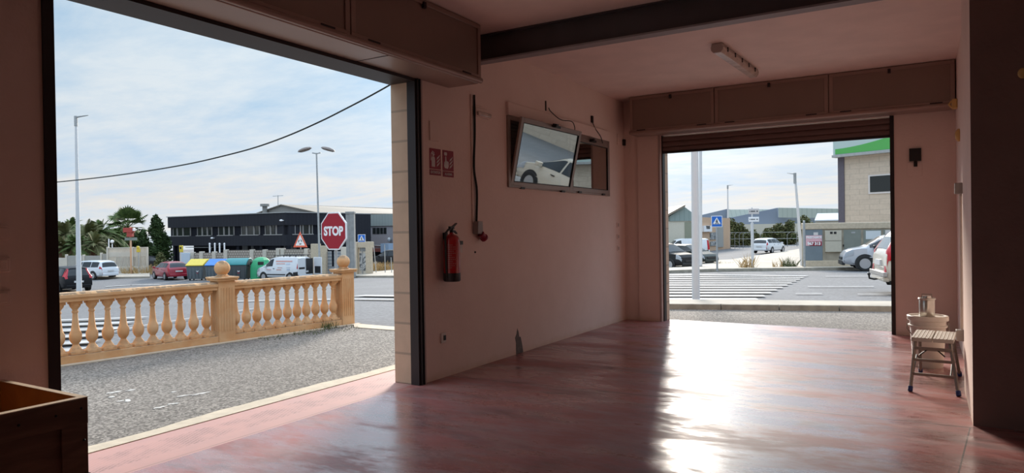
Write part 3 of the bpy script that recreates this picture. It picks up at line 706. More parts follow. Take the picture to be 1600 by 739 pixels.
b = MB(); b.box(0, .02, -.055, .05, 0, .085); b.build('card', M['white_pl'], t); b = MB(); b.box(0, .028, -.05, .055, .085, .125); b.build('clip', M['black'], t, bevel=.003)
b = MB(); b.box(0, .012, -.10, -.05, .02, .10); b.build('bracket', M['ext_red'], t)

# cable with industrial plug socket
cable('power_cable', [(X_+.02, 6.33, 3.0), (X_+.02, 6.33, 2.6), (X_+.022, 6.305, 2.3), (X_+.02, 6.31, 2.15), (X_+.02, 6.355, 1.95), (X_+.02, 6.345, 1.7), (X_+.02, 6.335, 1.60)], .013, 'thick dark green cable running down the wall to the red socket', 'cable')
b = MB(); b.box(X_, X_+.012, 6.278, 6.298, 1.60, 3.0); tag(b.build('cable_trunking', M['wall'], bevel=.002), 'thin painted conduit beside the dark cable', 'conduit')
t = thing('industrial_socket', 'grey wall socket box with red industrial plug below the dark cable', 'socket', (X_, 6.34, 1.44))
b = MB(); b.prism([(0, -.05, .03), (0, .055, .03), (0, .05, .17), (0, -.045, .17)], (.07, 0, 0)); b.build('box', M['grey_pl'], t, bevel=.006)
b = MB(); Mx = Matrix.Rotation(math.radians(118), 3, 'X')@Matrix.Rotation(math.radians(25), 3, 'Y'); b.lathe([(.036, 0), (.04, .012), (.036, .02), (.036, .07), (.046, .075), (.046, .095), (.03, .096)], (.05, .03, .035), 18, Matrix.Rotation(math.radians(-125), 3, 'X')); b.build('plug', M['sign_red'], t, smooth=40)
# emergency light
t = thing('emergency_light', 'small emergency light fitting beside the dark cable under the beam', 'light', (X_, 6.49, 2.77))
b = MB(); b.box(0, .035, -.15, .15, 0, .10); b.build('base', M['wall'], t, bevel=.008); b = MB(); b.box(.03, .06, -.135, .135, .008, .055); b.build('diffuser', M['diffuser'], t, bevel=.012)

# far wall device and its plate
t = thing('control_unit', 'black control unit with small knob on the far wall right of the opening', 'control unit', (-.075, YF-.002, 2.36))
b = MB(); b.box(-.075, .065, -.035, 0, 0, .17); b.build('casing', M['black'], t, bevel=.005); b = MB(); b.lathe([(.022, 0), (.022, .07), (.014, .08)], (-.002, -.02, -.075), 14); b.build('knob', M['black'], t, smooth=50)
b = MB(); b.box(-.18, .0, YF-.008, YF-.001, 2.155, 2.345); b.box(-.18, .0, YF-.008, YF-.001, 2.155, 2.16); tag(b.build('blank_cover', M['wall'], bevel=.003), 'painted square cover plate under the black control unit', 'cover plate')
# right wall bits
t = thing('insulator', 'cream cable clamp at the right end of the far shutter housing', 'cable clamp', (.37, 10.17, 2.93))
b = MB(); b.box(-.05, .01, -.05, .05, 0, .12); b.build('base', M['yellow'], t, bevel=.012); b = MB(); b.tube([(-.05, 0, .02), (-.08, 0, .06), (-.05, 0, .10)], .012, 8); b.build('loop', M['yellow'], t, smooth=60)
b = MB(); b.sphere((.37, 9.6, 2.54), .075, 16, (.55, .6, 1)); tag(b.build('wall_knob', M['yellow']), 'rounded cream knob on the narrow right wall below the cable clamp', 'knob')
t = thing('conduit', 'white conduit with grey switch box running down the narrow right wall', 'conduit', (.375, 8.95, .25))
b = MB(); b.tube([(-.02, 0, .0), (-.02, 0, 1.60)], .014, 10); b.build('pipe', M['white_pl'], t, smooth=60)
b = MB(); b.box(-.075, 0, -.05, .05, 1.58, 1.70); b.build('switch_box', M['grey_pl'], t, bevel=.006); b = MB(); b.box(-.075, 0, -.05, .05, -.02, .10); b.build('junction_box', M['grey_pl'], t, bevel=.006)
b = MB(); b.sphere((.625, 6.135, 2.575), .032, 14, (1, .5, 1.2)); tag(b.build('wall_knob', M['yellow']), 'small pale knob high on the dark pier at the right edge', 'knob')

# ceiling lamp
lm = thing('ceiling_lamp', 'long tubular strip light fixed under the ceiling', 'ceiling lamp', (-1.96, 8.77, 3.6), math.radians(-2.5))
b = MB(); b.prism([(-.055, -.79, 0), (.055, -.79, 0), (.07, -.79, -.045), (-.07, -.79, -.045)], (0, 1.58, 0)); b.build('housing', M['lampbody'], lm, bevel=.006)
b = MB(); b.prism([(-.07, -.78, -.045), (.07, -.78, -.045), (.065, -.78, -.075), (.04, -.78, -.105), (-.04, -.78, -.105), (-.065, -.78, -.075)], (0, 1.56, 0)); b.build('diffuser', M['diffuser'], lm, bevel=.004)
for s in (-1, 1):
    b = MB(); b.prism([(-.058, s*.78, 0), (.058, s*.78, 0), (.074, s*.78, -.045), (.068, s*.78, -.078), (.042, s*.78, -.108), (-.042, s*.78, -.108), (-.068, s*.78, -.078), (-.074, s*.78, -.045)], (0, s*.03, 0)); b.build('end_cap', M['lampbody'], lm, bevel=.008)
for s in (-1, 1):
    for i in range(5):
        b = MB(); y = -.62+i*.31; b.box(s*.071-.006, s*.071+.006, y-.012, y+.012, -.07, -.02); b.build('clip', M['rail'], lm)

# ------------------------------------------------------------------ stool, bucket, tin, crate
stl = thing('step_stool', 'folding aluminium step stool with slatted top near the narrow right wall', 'step stool', (.085, 7.62, 0), math.radians(-4))
topz = .465
for y0, y1 in ((-.40, -.035), (-.015, .34)):
    pass
for k, (xa, xb) in enumerate(((-.165, -.006), (.006, .165))):
    b = MB(); b.box(xa, xb, -.30, .26, topz-.035, topz)
    for i in range(5): b.box(xa+.012+i*.03, xa+.02+i*.03, -.295, .255, topz, topz+.003)
    b.build('tread', M['tread'], stl, bevel=.004)
def leg(sx, sy, x0, y0, x1, y1):
    b = MB(); b.tube([(x0, y0, topz-.03), (x1, y1, .03)], .016, 4); L = b.build('leg', M['alu'], stl, bevel=.003)
    f = MB(); d = (Vector((x1, y1, .03))-Vector((x0, y0, topz-.03))).normalized(); f.tube([Vector((x1, y1, .045)), Vector((x1, y1, .045))+d*.045], .021, 8); f.build('rubber_foot', M['foot'], L, bevel=.003)
leg(0, 0, -.135, -.26, -.16, -.46); leg(0, 0, .135, -.26, .20, -.46); leg(0, 0, -.135, .20, -.15, .46); leg(0, 0, .135, .20, .18, .46)
for z, yy in ((.37, -.30), (.27, -.345), (.15, -.40)):
    b = MB(); xl = -.135-(topz-z)*.057; xr_ = .135+(topz-z)*.15; b.box(xl, xr_, yy-.012, yy+.012, z-.012, z+.012); b.build('cross_bar', M['alu'], stl, bevel=.003)
for z, yy in ((.27, .30), (.15, .37)):
    b = MB(); b.box(-.15, .15, yy-.012, yy+.012, z-.012, z+.012); b.build('cross_bar', M['alu'], stl, bevel=.003)
for s in (-1, 1):
    b = MB(); b.tube([(s*.145, -.39, .15), (s*.145, .0, .26), (s*.145, .37, .15)], .007, 6); b.build('spreader', M['bracket'], stl, smooth=60)
    b = MB(); b.tube([(s*.10, -.32, .31), (s*.03, -.30, .37)], .006, 6); b.build('brace', M['bracket'], stl)

bk_ = thing('plastic_bucket', 'tall white lidded plastic bucket behind the step stool', 'bucket', (.035, 8.52, 0))
b = MB(); b.lathe([(.135, 0), (.14, .006), (.168, .46), (.172, .50)], n=28); b.build('body', M['bucket'], bk_, smooth=50)
b = MB(); b.lathe([(.176, .0), (.182, .005), (.182, .02), (.176, .024)], (0, 0, .42), 28); b.build('rim_band', M['bucket'], bk_, smooth=40)
b = MB(); b.lathe([(.186, 0), (.192, .006), (.192, .045), (.184, .052), (.165, .05), (.160, .04), (.001, .04)], (0, 0, .49), 28); b.build('lid', M['bucket'], bk_, smooth=40)
b = MB(); b.tube([(-.185, 0, .47), (-.19, -.06, .40), (-.13, -.14, .33), (0, -.185, .30), (.13, -.14, .33), (.19, -.06, .40), (.185, 0, .47)], .004, 6); b.build('handle', M['alu'], bk_, smooth=60)
tn = thing('tin_can', 'shiny metal tin with a ring on top standing on the bucket lid', 'tin', (.03, 8.50, .531))
b = MB(); b.lathe([(.070, 0), (.073, .005), (.073, .175), (.070, .18)], n=24); b.build('body', M['tin'], tn, smooth=40)
b = MB(); b.lathe([(.080, 0), (.082, .004), (.082, .014), (.078, .018), (.045, .018), (.04, .04), (.001, .04)], (0, 0, .178), 24); b.build('lid', M['tin'], tn, smooth=40)
b = MB(); b.tube([(-.045, 0, .19), (-.045, 0, .235), (.045, 0, .235), (.045, 0, .19)], .005, 6); b.build('ring', M['alu'], tn)

cr_ = thing('wooden_crate', 'large open plywood crate with dark battens in the near left corner', 'crate', (-3.80, 1.25, 0))
cx0, cx1, cy0, cy1, ch = -4.20, -3.39, .55, 1.756, .75
for nm, args in (('side_panel', (cx0, cx1, cy1-.03, cy1-.012)), ('side_panel', (cx0, cx1, cy0+.012, cy0+.03)), ('end_panel', (cx0+.012, cx0+.03, cy0, cy1)), ('front_panel', (cx1-.03, cx1-.012, cy0+.012, cy1-.012))):
    b = MB(); b.box(*args, .06, ch-.004); b.build(nm, M['ply'], cr_, world=True)
b = MB(); b.box(cx0, cx1, cy0, cy1, .05, .07); b.build('bottom', M['ply'], cr_, world=True)
for a in (cy0, (cy0+cy1)/2-.045, cy1-.09):
    b = MB(); b.box(cx0, cx1, a, a+.09, 0, .05); b.build('skid', M['crate'], cr_, world=True)
# battens on front face
for z0, z1, lab in ((ch-.125, ch-.004, 1), (.06, .16, 0)):
    b = MB(); b.box(cx1-.012, cx1+.008, cy0, cy1, z0, z1); b.build('batten', M['crate'], cr_, world=True, bevel=.002)
for y0_ in (cy0, cy1-.115):
    b = MB(); b.box(cx1-.012, cx1+.004, y0_, y0_+.115, .16, ch-.125); b.build('batten', M['crate'], cr_, world=True, bevel=.002)
b = MB(); b.box(cx0, cx1-.012, cy1-.012, cy1, .06, ch-.004); b.build('side_cladding', M['crate'], cr_, world=True)
b = MB(); b.box(cx1-.013, cx1-.010, cy0+.11, cy1-.11, .15, ch-.12); b.build('front_cladding', M['crate'], cr_, world=True)
b = MB(); b.box(cx1-.03, cx1+.009, cy0, cy1, ch-.004, ch); b.box(cx0, cx1-.03, cy1-.03, cy1, ch-.004, ch); b.box(cx0, cx1-.03, cy0, cy0+.03, ch-.004, ch); b.box(cx0, cx0+.03, cy0+.03, cy1-.03, ch-.004, ch); b.build('rim', M['crate_edge'], cr_, world=True)
b = MB(); b.box(cx1+.004, cx1+.012, cy1-.075, cy1+.003, ch-.42, ch-.36); b.box(cx1-.05, cx1+.012, cy1, cy1+.004, ch-.42, ch-.36); b.build('corner_bracket', M['bracket'], cr_, world=True)
for (y, z) in ((cy1-.03, ch-.05), (cy1-.14, ch-.06), (cy1-.29, ch-.065), (cy1-.44, ch-.07), (cy1-.02, ch-.2)):
    b = MB(); b.sphere((cx1+.008, y, z), .006, 8); b.build('nail', M['bracket'], cr_, world=True)

# ------------------------------------------------------------------ balustrade
ba = thing('balustrade', 'ochre cast stone balustrade with ball-topped posts beyond the forecourt', 'balustrade', bl(2, .1), math.atan2(bT.y, bT.x))
def bbox(mb, s0, s1, o0, o1, z0, z1):
    a, b_, c, d = bl(s0, o0, z0), bl(s1, o0, z0), bl(s1, o1, z0), bl(s0, o1, z0); mb.prism([a, b_, c, d], (0, 0, z1-z0))
S0 = -6.2
pc = [2.07, 4.16]
for s0, s1 in ((S0, pc[0]-.12), (pc[0]+.12, pc[1]-.12)):
    b = MB(); bbox(b, s0, s1, .0, .20, -.25, .10); b.build('plinth', M['stone'], ba, world=True, bevel=.006)
    seg = int(round((s1-s0)/1.1)) or 1
    b = MB()
    prof = [(.0, .735), (.0, .765), (-.018, .785), (-.018, .82), (.01, .842), (.19, .842), (.218, .82), (.218, .785), (.20, .765), (.20, .735)]
    pts = [bl(s0, o, z) for o, z in prof]; b.prism(pts, bT*(s1-s0)); b.build('handrail', M['stone'], ba, world=True, bevel=.004)
bprof = [(.076,.10),(.076,.13),(.066,.15),(.052,.175),(.036,.20),(.030,.215),(.034,.225),(.050,.245),(.060,.27),(.064,.29),(.064,.345),(.056,.355),(.056,.365),(.047,.38),(.037,.44),(.030,.52),(.026,.59),(.034,.60),(.034,.615),(.026,.625),(.034,.645),(.050,.665),(.060,.69),(.060,.735)]
def baluster(s):
    b = MB(); b.lathe([(r*1.04, z) for r, z in bprof], (0, 0, 0), 12); bbox2 = .076
    b.box(-bbox2, bbox2, -bbox2, bbox2, .10, .135); b.box(-.063, .063, -.063, .063, .70, .735)
    return b
proto = None
for s in [0.022+.1795*k for k in range(-30, 11)]+[2.243+.1688*k for k in range(11)]:
    # positions were read on the front face line; shift to the centre line
    p = bl(s+.012, .1)
    if proto is None:
        proto = baluster(s).build('baluster', M['stone'], ba, smooth=50, bevel=.004); o = proto
    else:
        o = proto.copy(); COL.objects.link(o); o.parent = ba
    loc = PW[ba.name].inverted()@p; o.location = loc
for s in pc:
    b = MB(); bbox(b, s-.12, s+.12, -.02, .22, -.25, .86)
    pst = b.build('post', M['stone'], ba, world=True, bevel=.006); PW[pst.name] = PW[ba.name].copy()
    fl_ = MB()
    for k in range(5):
        q = s-.08+k*.04; fl_.tube([bl(q, -.021, .16), bl(q, -.021, .76)], .009, 6); fl_.tube([bl(s-.121, .02+k*.04, .16), bl(s-.121, .02+k*.04, .76)], .009, 6); fl_.tube([bl(s+.121, .02+k*.04, .16), bl(s+.121, .02+k*.04, .76)], .009, 6)
    fl_.build('fluting', M['stone'], pst, world=True, smooth=60)
    b = MB(); bbox(b, s-.155, s+.155, -.055, .255, .86, .885); bbox(b, s-.165, s+.165, -.065, .265, .885, .915); b.build('cap', M['stone'], pst, world=True, bevel=.01)
    b = MB(); c = bl(s, .1, 0); b.lathe([(.085, .915), (.088, .93), (.07, .94), (.065, .955)], c, 20); b.sphere(c+Vector((0, 0, 1.035)), .106, 24); b.build('ball_finial', M['stone'], pst, world=True, smooth=50)
b = MB(); bbox(b, S0, pc[1]+.2, -.09, .0, -.12, .012)
struct(b.build('balustrade_footing', M['cream'], smooth=0, bevel=.005), 'thin cream cement footing along the balustrade', 'footing')

# overhead cable
P0 = Vector((-4.66, 5.36, 0)); P1 = Vector((-16.0, 6.2, 0)); pts = []
d = (P1-P0).normalized(); nv = Vector((-d.y, d.x, 0))
for x, y in ((625, 123), (616, 128), (580, 149), (540, 170), (500, 190), (450, 212), (400, 230), (350, 243.5), (300, 255), (250, 264), (200, 271.5), (150, 278), (88, 284.5), (20, 290)):
    r = ray(x, y); t = (P0.dot(nv)-EYE.dot(nv))/r.dot(nv); pts.append(EYE+r*t)
pts[0] = Vector((-4.60, pts[0].y+(pts[0].y-pts[1].y)*.2, pts[0].z))
cable('overhead_cable', pts, .0085, 'black twisted service cable sagging across the sky from the wall corner', 'cable')

# ------------------------------------------------------------------ vehicles
M['tyre'] = mat('tyre_rubber', (.018, .018, .018), .8)
M['rim'] = mat('wheel_alloy', (.45, .45, .46), .35, metal=.6)
M['cglass'] = mat('car_glass', (.02, .024, .028), .12, spec=.45)
M['trimblk'] = mat('black_trim', (.02, .02, .022), .5)
M['tail'] = mat('tail_lamp_red', (.45, .01, .02), .2)
M['head'] = mat('head_lamp', (.35, .37, .4), .15)
M['plate'] = mat('number_plate', (.6, .6, .6), .5)
def paint(n, c, r=.28): return mat(n, c, r, coat=.6, metal=.0, var=.02)
M['c_black'] = mat('black_car_paint', (.006, .006, .008), .4, spec=.25); M['c_white'] = paint('white_car_paint', (.70, .72, .74)); M['c_red'] = paint('red_car_paint', (.33, .012, .03))
M['c_silver'] = paint('silver_car_paint', (.48, .49, .52)); M['c_cream'] = paint('champagne_car_paint', (.60, .55, .46)); M['c_dark'] = mat('dark_grey_car_paint', (.02, .02, .021), .55, spec=.25); M['c_green'] = mat('grey_green_car_paint', (.05, .058, .05), .45, spec=.3)

class Car:
    def __init__(s, L, W, top, belt, wr=.33, wb=None, zb=.24, gr=(None, None)):
        s.L, s.W, s.top, s.belt, s.wr, s.zb = L, W, top, belt, wr, zb
        s.wb = wb or L*.6; s.fx = L/2-.88 if gr[0] is None else gr[0]; s.rx = s.fx-s.wb
    def tz(s, x):
        t = s.top
        if x <= t[0][0]: return t[0][1]
        for (a, za), (b, zb) in zip(t, t[1:]):
            if x <= b: f = (x-a)/(b-a); return za+(zb-za)*f
        return t[-1][1]
    def bz(s, x): f = (x+s.L/2)/s.L; return s.belt[0]+(s.belt[1]-s.belt[0])*f
    def hw(s, x): q = abs(x)/(s.L/2); return s.W/2*(1-.15*q**5)
    def sec(s, x):
        top = s.tz(x); w = s.hw(x); q = abs(x)/(s.L/2); zb = s.zb+.12*q**6
        be = min(s.bz(x), top-.04); gh = max(0, top-be); g = min(1, gh/.45)
        wt = w*.97-.10*min(1, gh/.08)*.35-.20*g
        return [(0, zb), (w*.86, zb), (w*.975, zb+.10), (w, zb+.5*(be-zb)), (w*.965, be), (wt, top-.05*g-.015), (wt*.62, top-.008), (0, top)]
    def S(s, x, v, off=0):
        p = s.sec(x); i = min(int(v), 6); f = v-i; a, b = p[i], p[i+1]
        y, z = a[0]+(b[0]-a[0])*f, a[1]+(b[1]-a[1])*f
        return Vector((x, y, z))
    def N(s, x, v):
        e = .02; a = s.S(x+e, v)-s.S(x-e, v); v1, v2 = max(0, v-.15), min(7, v+.15); b = s.S(x, v2)-s.S(x, v1)
        n = a.cross(b); 
        if n.y < 0 or (abs(n.y) < 1e-6 and n.z < 0): n = -n
        return n.normalized() if n.length > 1e-9 else Vector((0, 0, 1))
    def patch(s, x0, x1, v0, v1, side, off=.012, nx=6, nv=4, mb=None):
        mb = mb or MB()
        for sd in ((1, -1) if side == 0 else (side,)):
            b = len(mb.v)
            def fn(u, w):
                x = x0+(x1-x0)*u; v = v0+(v1-v0)*w; p = s.S(x, v)+s.N(x, v)*off; return Vector((p.x, p.y*sd, p.z))
            mb.sheet(None, None, nx, nv, fn)
            if sd == -1: n0 = len(mb.f)-nx*nv; mb.f[n0:] = [f[::-1] for f in mb.f[n0:]]
        return mb
    def body(s):
        xs = sorted(set([p[0] for p in s.top]+[s.top[0][0]+(s.top[-1][0]-s.top[0][0])*i/26 for i in range(27)])); mb = MB(); vs = []; n = 14
        for x in xs:
            h = s.sec(x); ring = [(x, y, z) for y, z in h]+[(x, -y, z) for y, z in h[-2:0:-1]]; vs += ring
        fs = [(i*n+k, (i+1)*n+k, (i+1)*n+(k+1)%n, i*n+(k+1)%n) for i in range(len(xs)-1) for k in range(n)]
        fs += [tuple(range(n)), tuple((len(xs)-1)*n+k for k in range(n))[::-1]]
        return mb.add(vs, fs)

def wheel(parent, x, y, r, side, spokes=5, w=.2):
    R90 = Matrix.Rotation(-side*PI/2, 3, 'X')   # lathe axis outward
    b = MB(); b.lathe([(r*.62, 0), (r*.94, 0), (r, .03), (r, w-.03), (r*.94, w), (r*.66, w), (r*.64, w-.02)], (x, y-side*w, r), 26, R90)
    t = b.build('wheel', M['tyre'], parent, smooth=50)
    c = MB(); Y = y-side*.02
    c.lathe([(r*.16, 0), (r*.15, .02)], (x, y-side*.03, r), 14, R90)
    for k in range(spokes):
        a = 2*PI*k/spokes+.3; d = Vector((math.cos(a), 0, math.sin(a))); q = Vector((-math.sin(a), 0, math.cos(a))); o = Vector((x, Y-side*.02, r))
        p = [o+d*r*.1+q*r*.08, o+d*r*.62+q*r*.14, o+d*r*.62-q*r*.14, o+d*r*.1-q*r*.08]; c.prism(p, (0, side*.02, 0))
    c.lathe([(r*.60, 0), (r*.66, 0), (r*.66, .03), (r*.60, .03)], (x, y-side*.035, r), 24, R90)
    c.build('rim', M['rim'], t, smooth=40)
    return t

def make_car(label, cat, loc, rz, spec, paint_, glass, wr=.33, spokes=5, name='car', lights=True, grille=True, rack=False, cladding=False, roofbox=0, tail=None, group=None, rearglass=True):
    t = thing(name, label, cat, loc, rz, group)
    c = spec; body = c.body().build('body', paint_, t, smooth=38, rev=False)
    bm_ = bmesh.new(); bm_.from_mesh(body.data); bmesh.ops.recalc_face_normals(bm_, faces=bm_.faces); bm_.to_mesh(body.data); bm_.free()
    # side windows
    for (x0, x1) in glass['side']:
        for sd in (1, -1):
            c.patch(x0, x1, 4.10, 4.90, sd, .008).build('side_window', M['cglass'], t, smooth=60)
    x0, x1 = glass['front']; mb = c.patch(x0, x1, 5.12, 7, 0, .012, 8, 4); mb.build('windscreen', M['cglass'], t, smooth=60)
    if rearglass:
        x0, x1 = glass['rear']; mb = c.patch(x0, x1, 5.15, 7, 0, .012, 8, 4); mb.build('rear_window', M['cglass'], t, smooth=60)
    for x in (c.fx, c.rx):
        for sd in (1, -1):
            yy = c.hw(x)*1.0
            a = MB(); a.lathe([(wr*1.2, 0), (wr*1.2, .012), (.01, .012)], (x, sd*(yy-.008), wr*1.02), 28, Matrix.Rotation(-sd*PI/2, 3, 'X')); a.v = [Vector((p.x, p.y, max(p.z, .12))) for p in a.v]; a.build('wheel_arch', M['trimblk'], t, smooth=30)
            wheel(t, x, sd*(yy+.02), wr, sd, spokes)
    if cladding:
        for sd in (1, -1): c.patch(c.rx+wr*1.2, c.fx-wr*1.2, .95, 2.25, sd, .012).build('side_skirt', M['trimblk'], t, smooth=60)
    for sd in (1, -1):
        a = MB(); x = glass['mirror']; z = c.bz(x)+.06; a.obox((x, sd*(c.hw(x)+.09), z), (.14, .20, .14)); a.obox((x, sd*(c.hw(x)-.01), z-.05), (.05, .1, .04)); a.build('mirror', M['trimblk'] if cladding else paint_, t, bevel=.03)
        L2 = c.L/2
        hx = c.top[-1][0]
        c.patch(hx-.42, hx-.03, 3.25, 4.7, sd, .010).build('headlamp', M['head'], t, smooth=60)
        tl = tail or (.02, .22, 3.3, 4.9); rx = c.top[0][0]
        c.patch(rx+tl[0], rx+tl[1], tl[2], tl[3], sd, .014).build('tail_lamp', M['tail'], t, smooth=60)
        hd = MB()
        for xx in glass.get('handles', []): hd.obox((xx, sd*(c.hw(xx)*.99), c.bz(xx)-.10), (.16, .03, .03))
        if glass.get('handles'): hd.build('door_handle', M['trimblk'], t)
    rx, fx = c.top[0][0], c.top[-1][0]
    b = MB(); ww = c.hw(rx); b.box(rx-.045, rx+.10, -ww*.93, ww*.93, .30, .52); b.build('rear_bumper', M['trimblk'] if cladding else paint_, t, bevel=.04, seg=3)
    b = MB(); b.box(rx+.0, rx+.05, -.27, .27, .66, .78) if c.tz(rx+.03) > .8 else b.box(rx-.05, rx-.04, -.27, .27, .38, .50); b.v = [p+Vector((-.035, 0, 0)) for p in b.v]; b.build('number_plate', M['plate'], t)
    b = MB(); ww = c.hw(fx); b.box(fx-.10, fx+.04, -ww*.9, ww*.9, .26, .46); b.build('front_bumper', M['trimblk'] if cladding else paint_, t, bevel=.04, seg=3)
    b = MB(); b.box(fx-.02, fx+.03, -.45, .45, .50, .62); b.build('grille', M['trimblk'], t, bevel=.01)
    return t

# shapes (x runs from the tail to the nose)
suv = lambda: Car(4.5, 1.82, [(-2.25, .52), (-2.24, .92), (-2.18, 1.04), (-2.02, 1.40), (-1.92, 1.60), (-1.6, 1.67), (-.4, 1.69), (.35, 1.66), (.6, 1.58), (1.25, 1.12), (1.4, 1.07), (2.0, .96), (2.2, .80), (2.25, .52)], (1.06, .98), wb=2.62)
suv_g = dict(side=[(-1.80, -1.02), (-.95, .02), (.08, 1.02)], front=(.64, 1.22), rear=(-2.15, -1.97), mirror=.98, handles=[-.75, .25])
hatch = lambda: Car(4.2, 1.75, [(-2.1, .48), (-2.09, .88), (-2.02, 1.00), (-1.78, 1.30), (-1.6, 1.42), (-1.2, 1.47), (-.2, 1.48), (.3, 1.44), (1.15, 1.00), (1.3, .95), (1.85, .80), (2.05, .66), (2.1, .46)], (.98, .90), wb=2.55)
hatch_g = dict(side=[(-1.55, -.95), (-.88, .0), (.06, .98)], front=(.34, 1.10), rear=(-1.99, -1.65), mirror=.92, handles=[-.65, .28])
wagon = lambda: Car(4.65, 1.78, [(-2.32, .50), (-2.31, .86), (-2.26, .98), (-2.0, 1.34), (-1.9, 1.42), (-1.5, 1.48), (-.2, 1.50), (.3, 1.46), (1.15, 1.02), (1.3, .96), (2.05, .80), (2.28, .64), (2.32, .46)], (1.0, .90), wb=2.70)
wagon_g = dict(side=[(-1.85, -1.12), (-1.05, -.06), (.0, .98)], front=(.34, 1.10), rear=(-2.24, -2.02), mirror=.92, handles=[-.75, .22])

def place(x, y): p = at(x, y); return Vector((p.x, p.y, p.z-.03))
# camera-right heading angle used for traffic that crosses the view
p = place(118, 456)
vd = math.atan2(p.y, p.x)
make_car('black SUV seen from behind beside the pale lamp pole, leftmost on the street', 'car', p+Vector((math.cos(vd+.25), math.sin(vd+.25), 0))*1.9+Vector((0, 0, -.02)), vd+.30, suv(), M['c_black'], suv_g, wr=.34, name='suv', tail=(.02, .36, 4.0, 5.4))
p = place(160, 436); vd = math.atan2(p.y, p.x)
make_car('white SUV with dark rear window behind the black SUV', 'car', p+Vector((math.cos(vd+.5), math.sin(vd+.5), 0))*1.6, vd+.66, Car(4.45, 1.85, [(x, .30+(z-.30)*.93) for x, z in suv().top], (1.0, .93), wb=2.65), M['c_white'], suv_g, wr=.34, name='suv', cladding=False, tail=(.0, .30, 3.75, 4.3))
p = place(266, 435.5)
make_car('small red hatchback parked left of the yellow-lidded container', 'car', p, CAMR+PI-.80, hatch(), M['c_red'], hatch_g, wr=.31, tail=(.0, .24, 3.3, 4.2))
p = place(238, 421)
make_car('dark car half hidden in the gap behind the dry grass at left', 'car', p, CAMR+.1, hatch(), M['c_dark'], hatch_g, wr=.31)
p = place(613, 418)
make_car('dark car with bright windscreen parked behind the dry grass beside the wall corner', 'car', p+Vector((0, 0, .15)), CAMR+PI-.35, suv(), M['c_dark'], suv_g, wr=.33)
# cars beyond the far opening
p = place(1036, 419)
make_car('dark SUV parked at the far left of the far opening', 'car', p, CAMR-.95, suv(), M['c_dark'], suv_g, wr=.34, name='suv', cladding=True)
p = place(1075, 413)
make_car('grey green hatchback parked beside the pale pole, behind the dark SUV', 'car', p, CAMR-.95, hatch(), M['c_green'], hatch_g, wr=.31)
p = place(1201, 396); vd = math.atan2(p.y, p.x)
make_car('white estate car driving away up the far street', 'car', p+Vector((math.cos(vd), math.sin(vd), 0))*2.2, vd-.38, wagon(), M['c_white'], wagon_g, wr=.31, tail=(.0, .22, 3.6, 4.8))
c3 = Car(4.15, 1.80, [(-2.07, .5), (-2.06, 1.0), (-1.98, 1.15), (-1.8, 1.52), (-1.5, 1.60), (-.2, 1.63), (.25, 1.60), (.45, 1.54), (1.10, 1.14), (1.22, 1.08), (1.65, 1.00), (1.9, .90), (2.02, .74), (2.07, .5)], (1.08, 1.00), wb=2.60)
p = place(1352, 423); hd = CAMR+PI-.33; fwd = Vector((math.cos(hd), math.sin(hd), 0))
c3g = dict(side=[(-1.6, -.95), (-.88, .05), (.12, 1.0)], front=(.48, 1.06), rear=(-1.95, -1.82), mirror=.80, handles=[-.7, .3])
make_car('silver compact SUV with black wheel arches in front of the meter wall', 'car', p-fwd*c3.fx+Vector((fwd.y, -fwd.x, 0))*.9, hd, c3, M['c_silver'], c3g, wr=.345, name='suv', cladding=True)
p = place(1386, 461); hd = CAMR-.30; fwd = Vector((math.cos(hd), math.sin(hd), 0)); lf = Vector((-fwd.y, fwd.x, 0))
cw = Car(3.95, 1.74, [(-1.97, .48), (-1.96, .88), (-1.92, 1.00), (-1.74, 1.34), (-1.62, 1.46), (-1.2, 1.51), (-.2, 1.51), (.25, 1.46), (1.0, 1.02), (1.15, .96), (1.7, .82), (1.92, .66), (1.97, .46)], (.98, .90), wb=2.40); crm = make_car('champagne hatchback at the right edge of the far opening, tail showing with tow hook', 'car', p+fwd*1.98+lf*.87, hd, cw, M['c_cream'], dict(side=[(-1.5, -.95), (-.88, -.02), (.05, .90)], front=(.30, .95), rear=(-1.90, -1.76), mirror=.85, handles=[-.65, .25]), wr=.32, tail=(.0, .30, 3.4, 5.5))
b = MB(); b.tube([(-1.95, 0, .34), (-2.07, 0, .32), (-2.17, 0, .34), (-2.18, 0, .42)], .022, 8); b.sphere((-2.18, 0, .44), .035, 10); b.build('tow_hook', M['black'], crm, smooth=60)
b = MB(); b.box(-2.03, -1.95, -.78, .78, .42, .52); b.build('bumper_strip', M['grey_pl'], crm, bevel=.01)

# white van with open rear doors
van = thing('van', 'white delivery van with red side lettering, roof rack and open rear door', 'van', (0, 0, 0))
p0, p1 = place(426, 437), place(478, 434.5); hd = CAMR+PI-.48
fwd = Vector((math.cos(hd), math.sin(hd), 0)); lf = Vector((-fwd.y, fwd.x, 0))
vc = Car(4.3, 1.83, [(-2.15, .45), (-2.14, 1.0), (-2.12, 1.60), (-2.08, 1.78), (-1.9, 1.83), (.2, 1.84), (.55, 1.78), (.75, 1.70), (1.25, 1.20), (1.35, 1.13), (1.85, 1.0), (2.05, .84), (2.15, .5)], (1.10, 1.02), wb=2.70, zb=.26)
COL.objects.unlink(van); bpy.data.objects.remove(van)
van = make_car('white delivery van with faded red side lettering, roof rack and open rear door', 'van', p0-fwd*vc.fx-lf*0+Vector((0, 0, 0)), hd, vc, M['c_white'], dict(side=[(.35, 1.12)], front=(.78, 1.24), rear=(-2.11, -2.09), mirror=1.02, handles=[.2]), wr=.32, name='van', rearglass=False, tail=(.0, .10, 3.6, 4.75))
PWv = PW[van.name]
near = 1 if (PWv@Vector((0, 1, 0))-EYE).length < (PWv@Vector((0, -1, 0))-EYE).length else -1
b = MB()
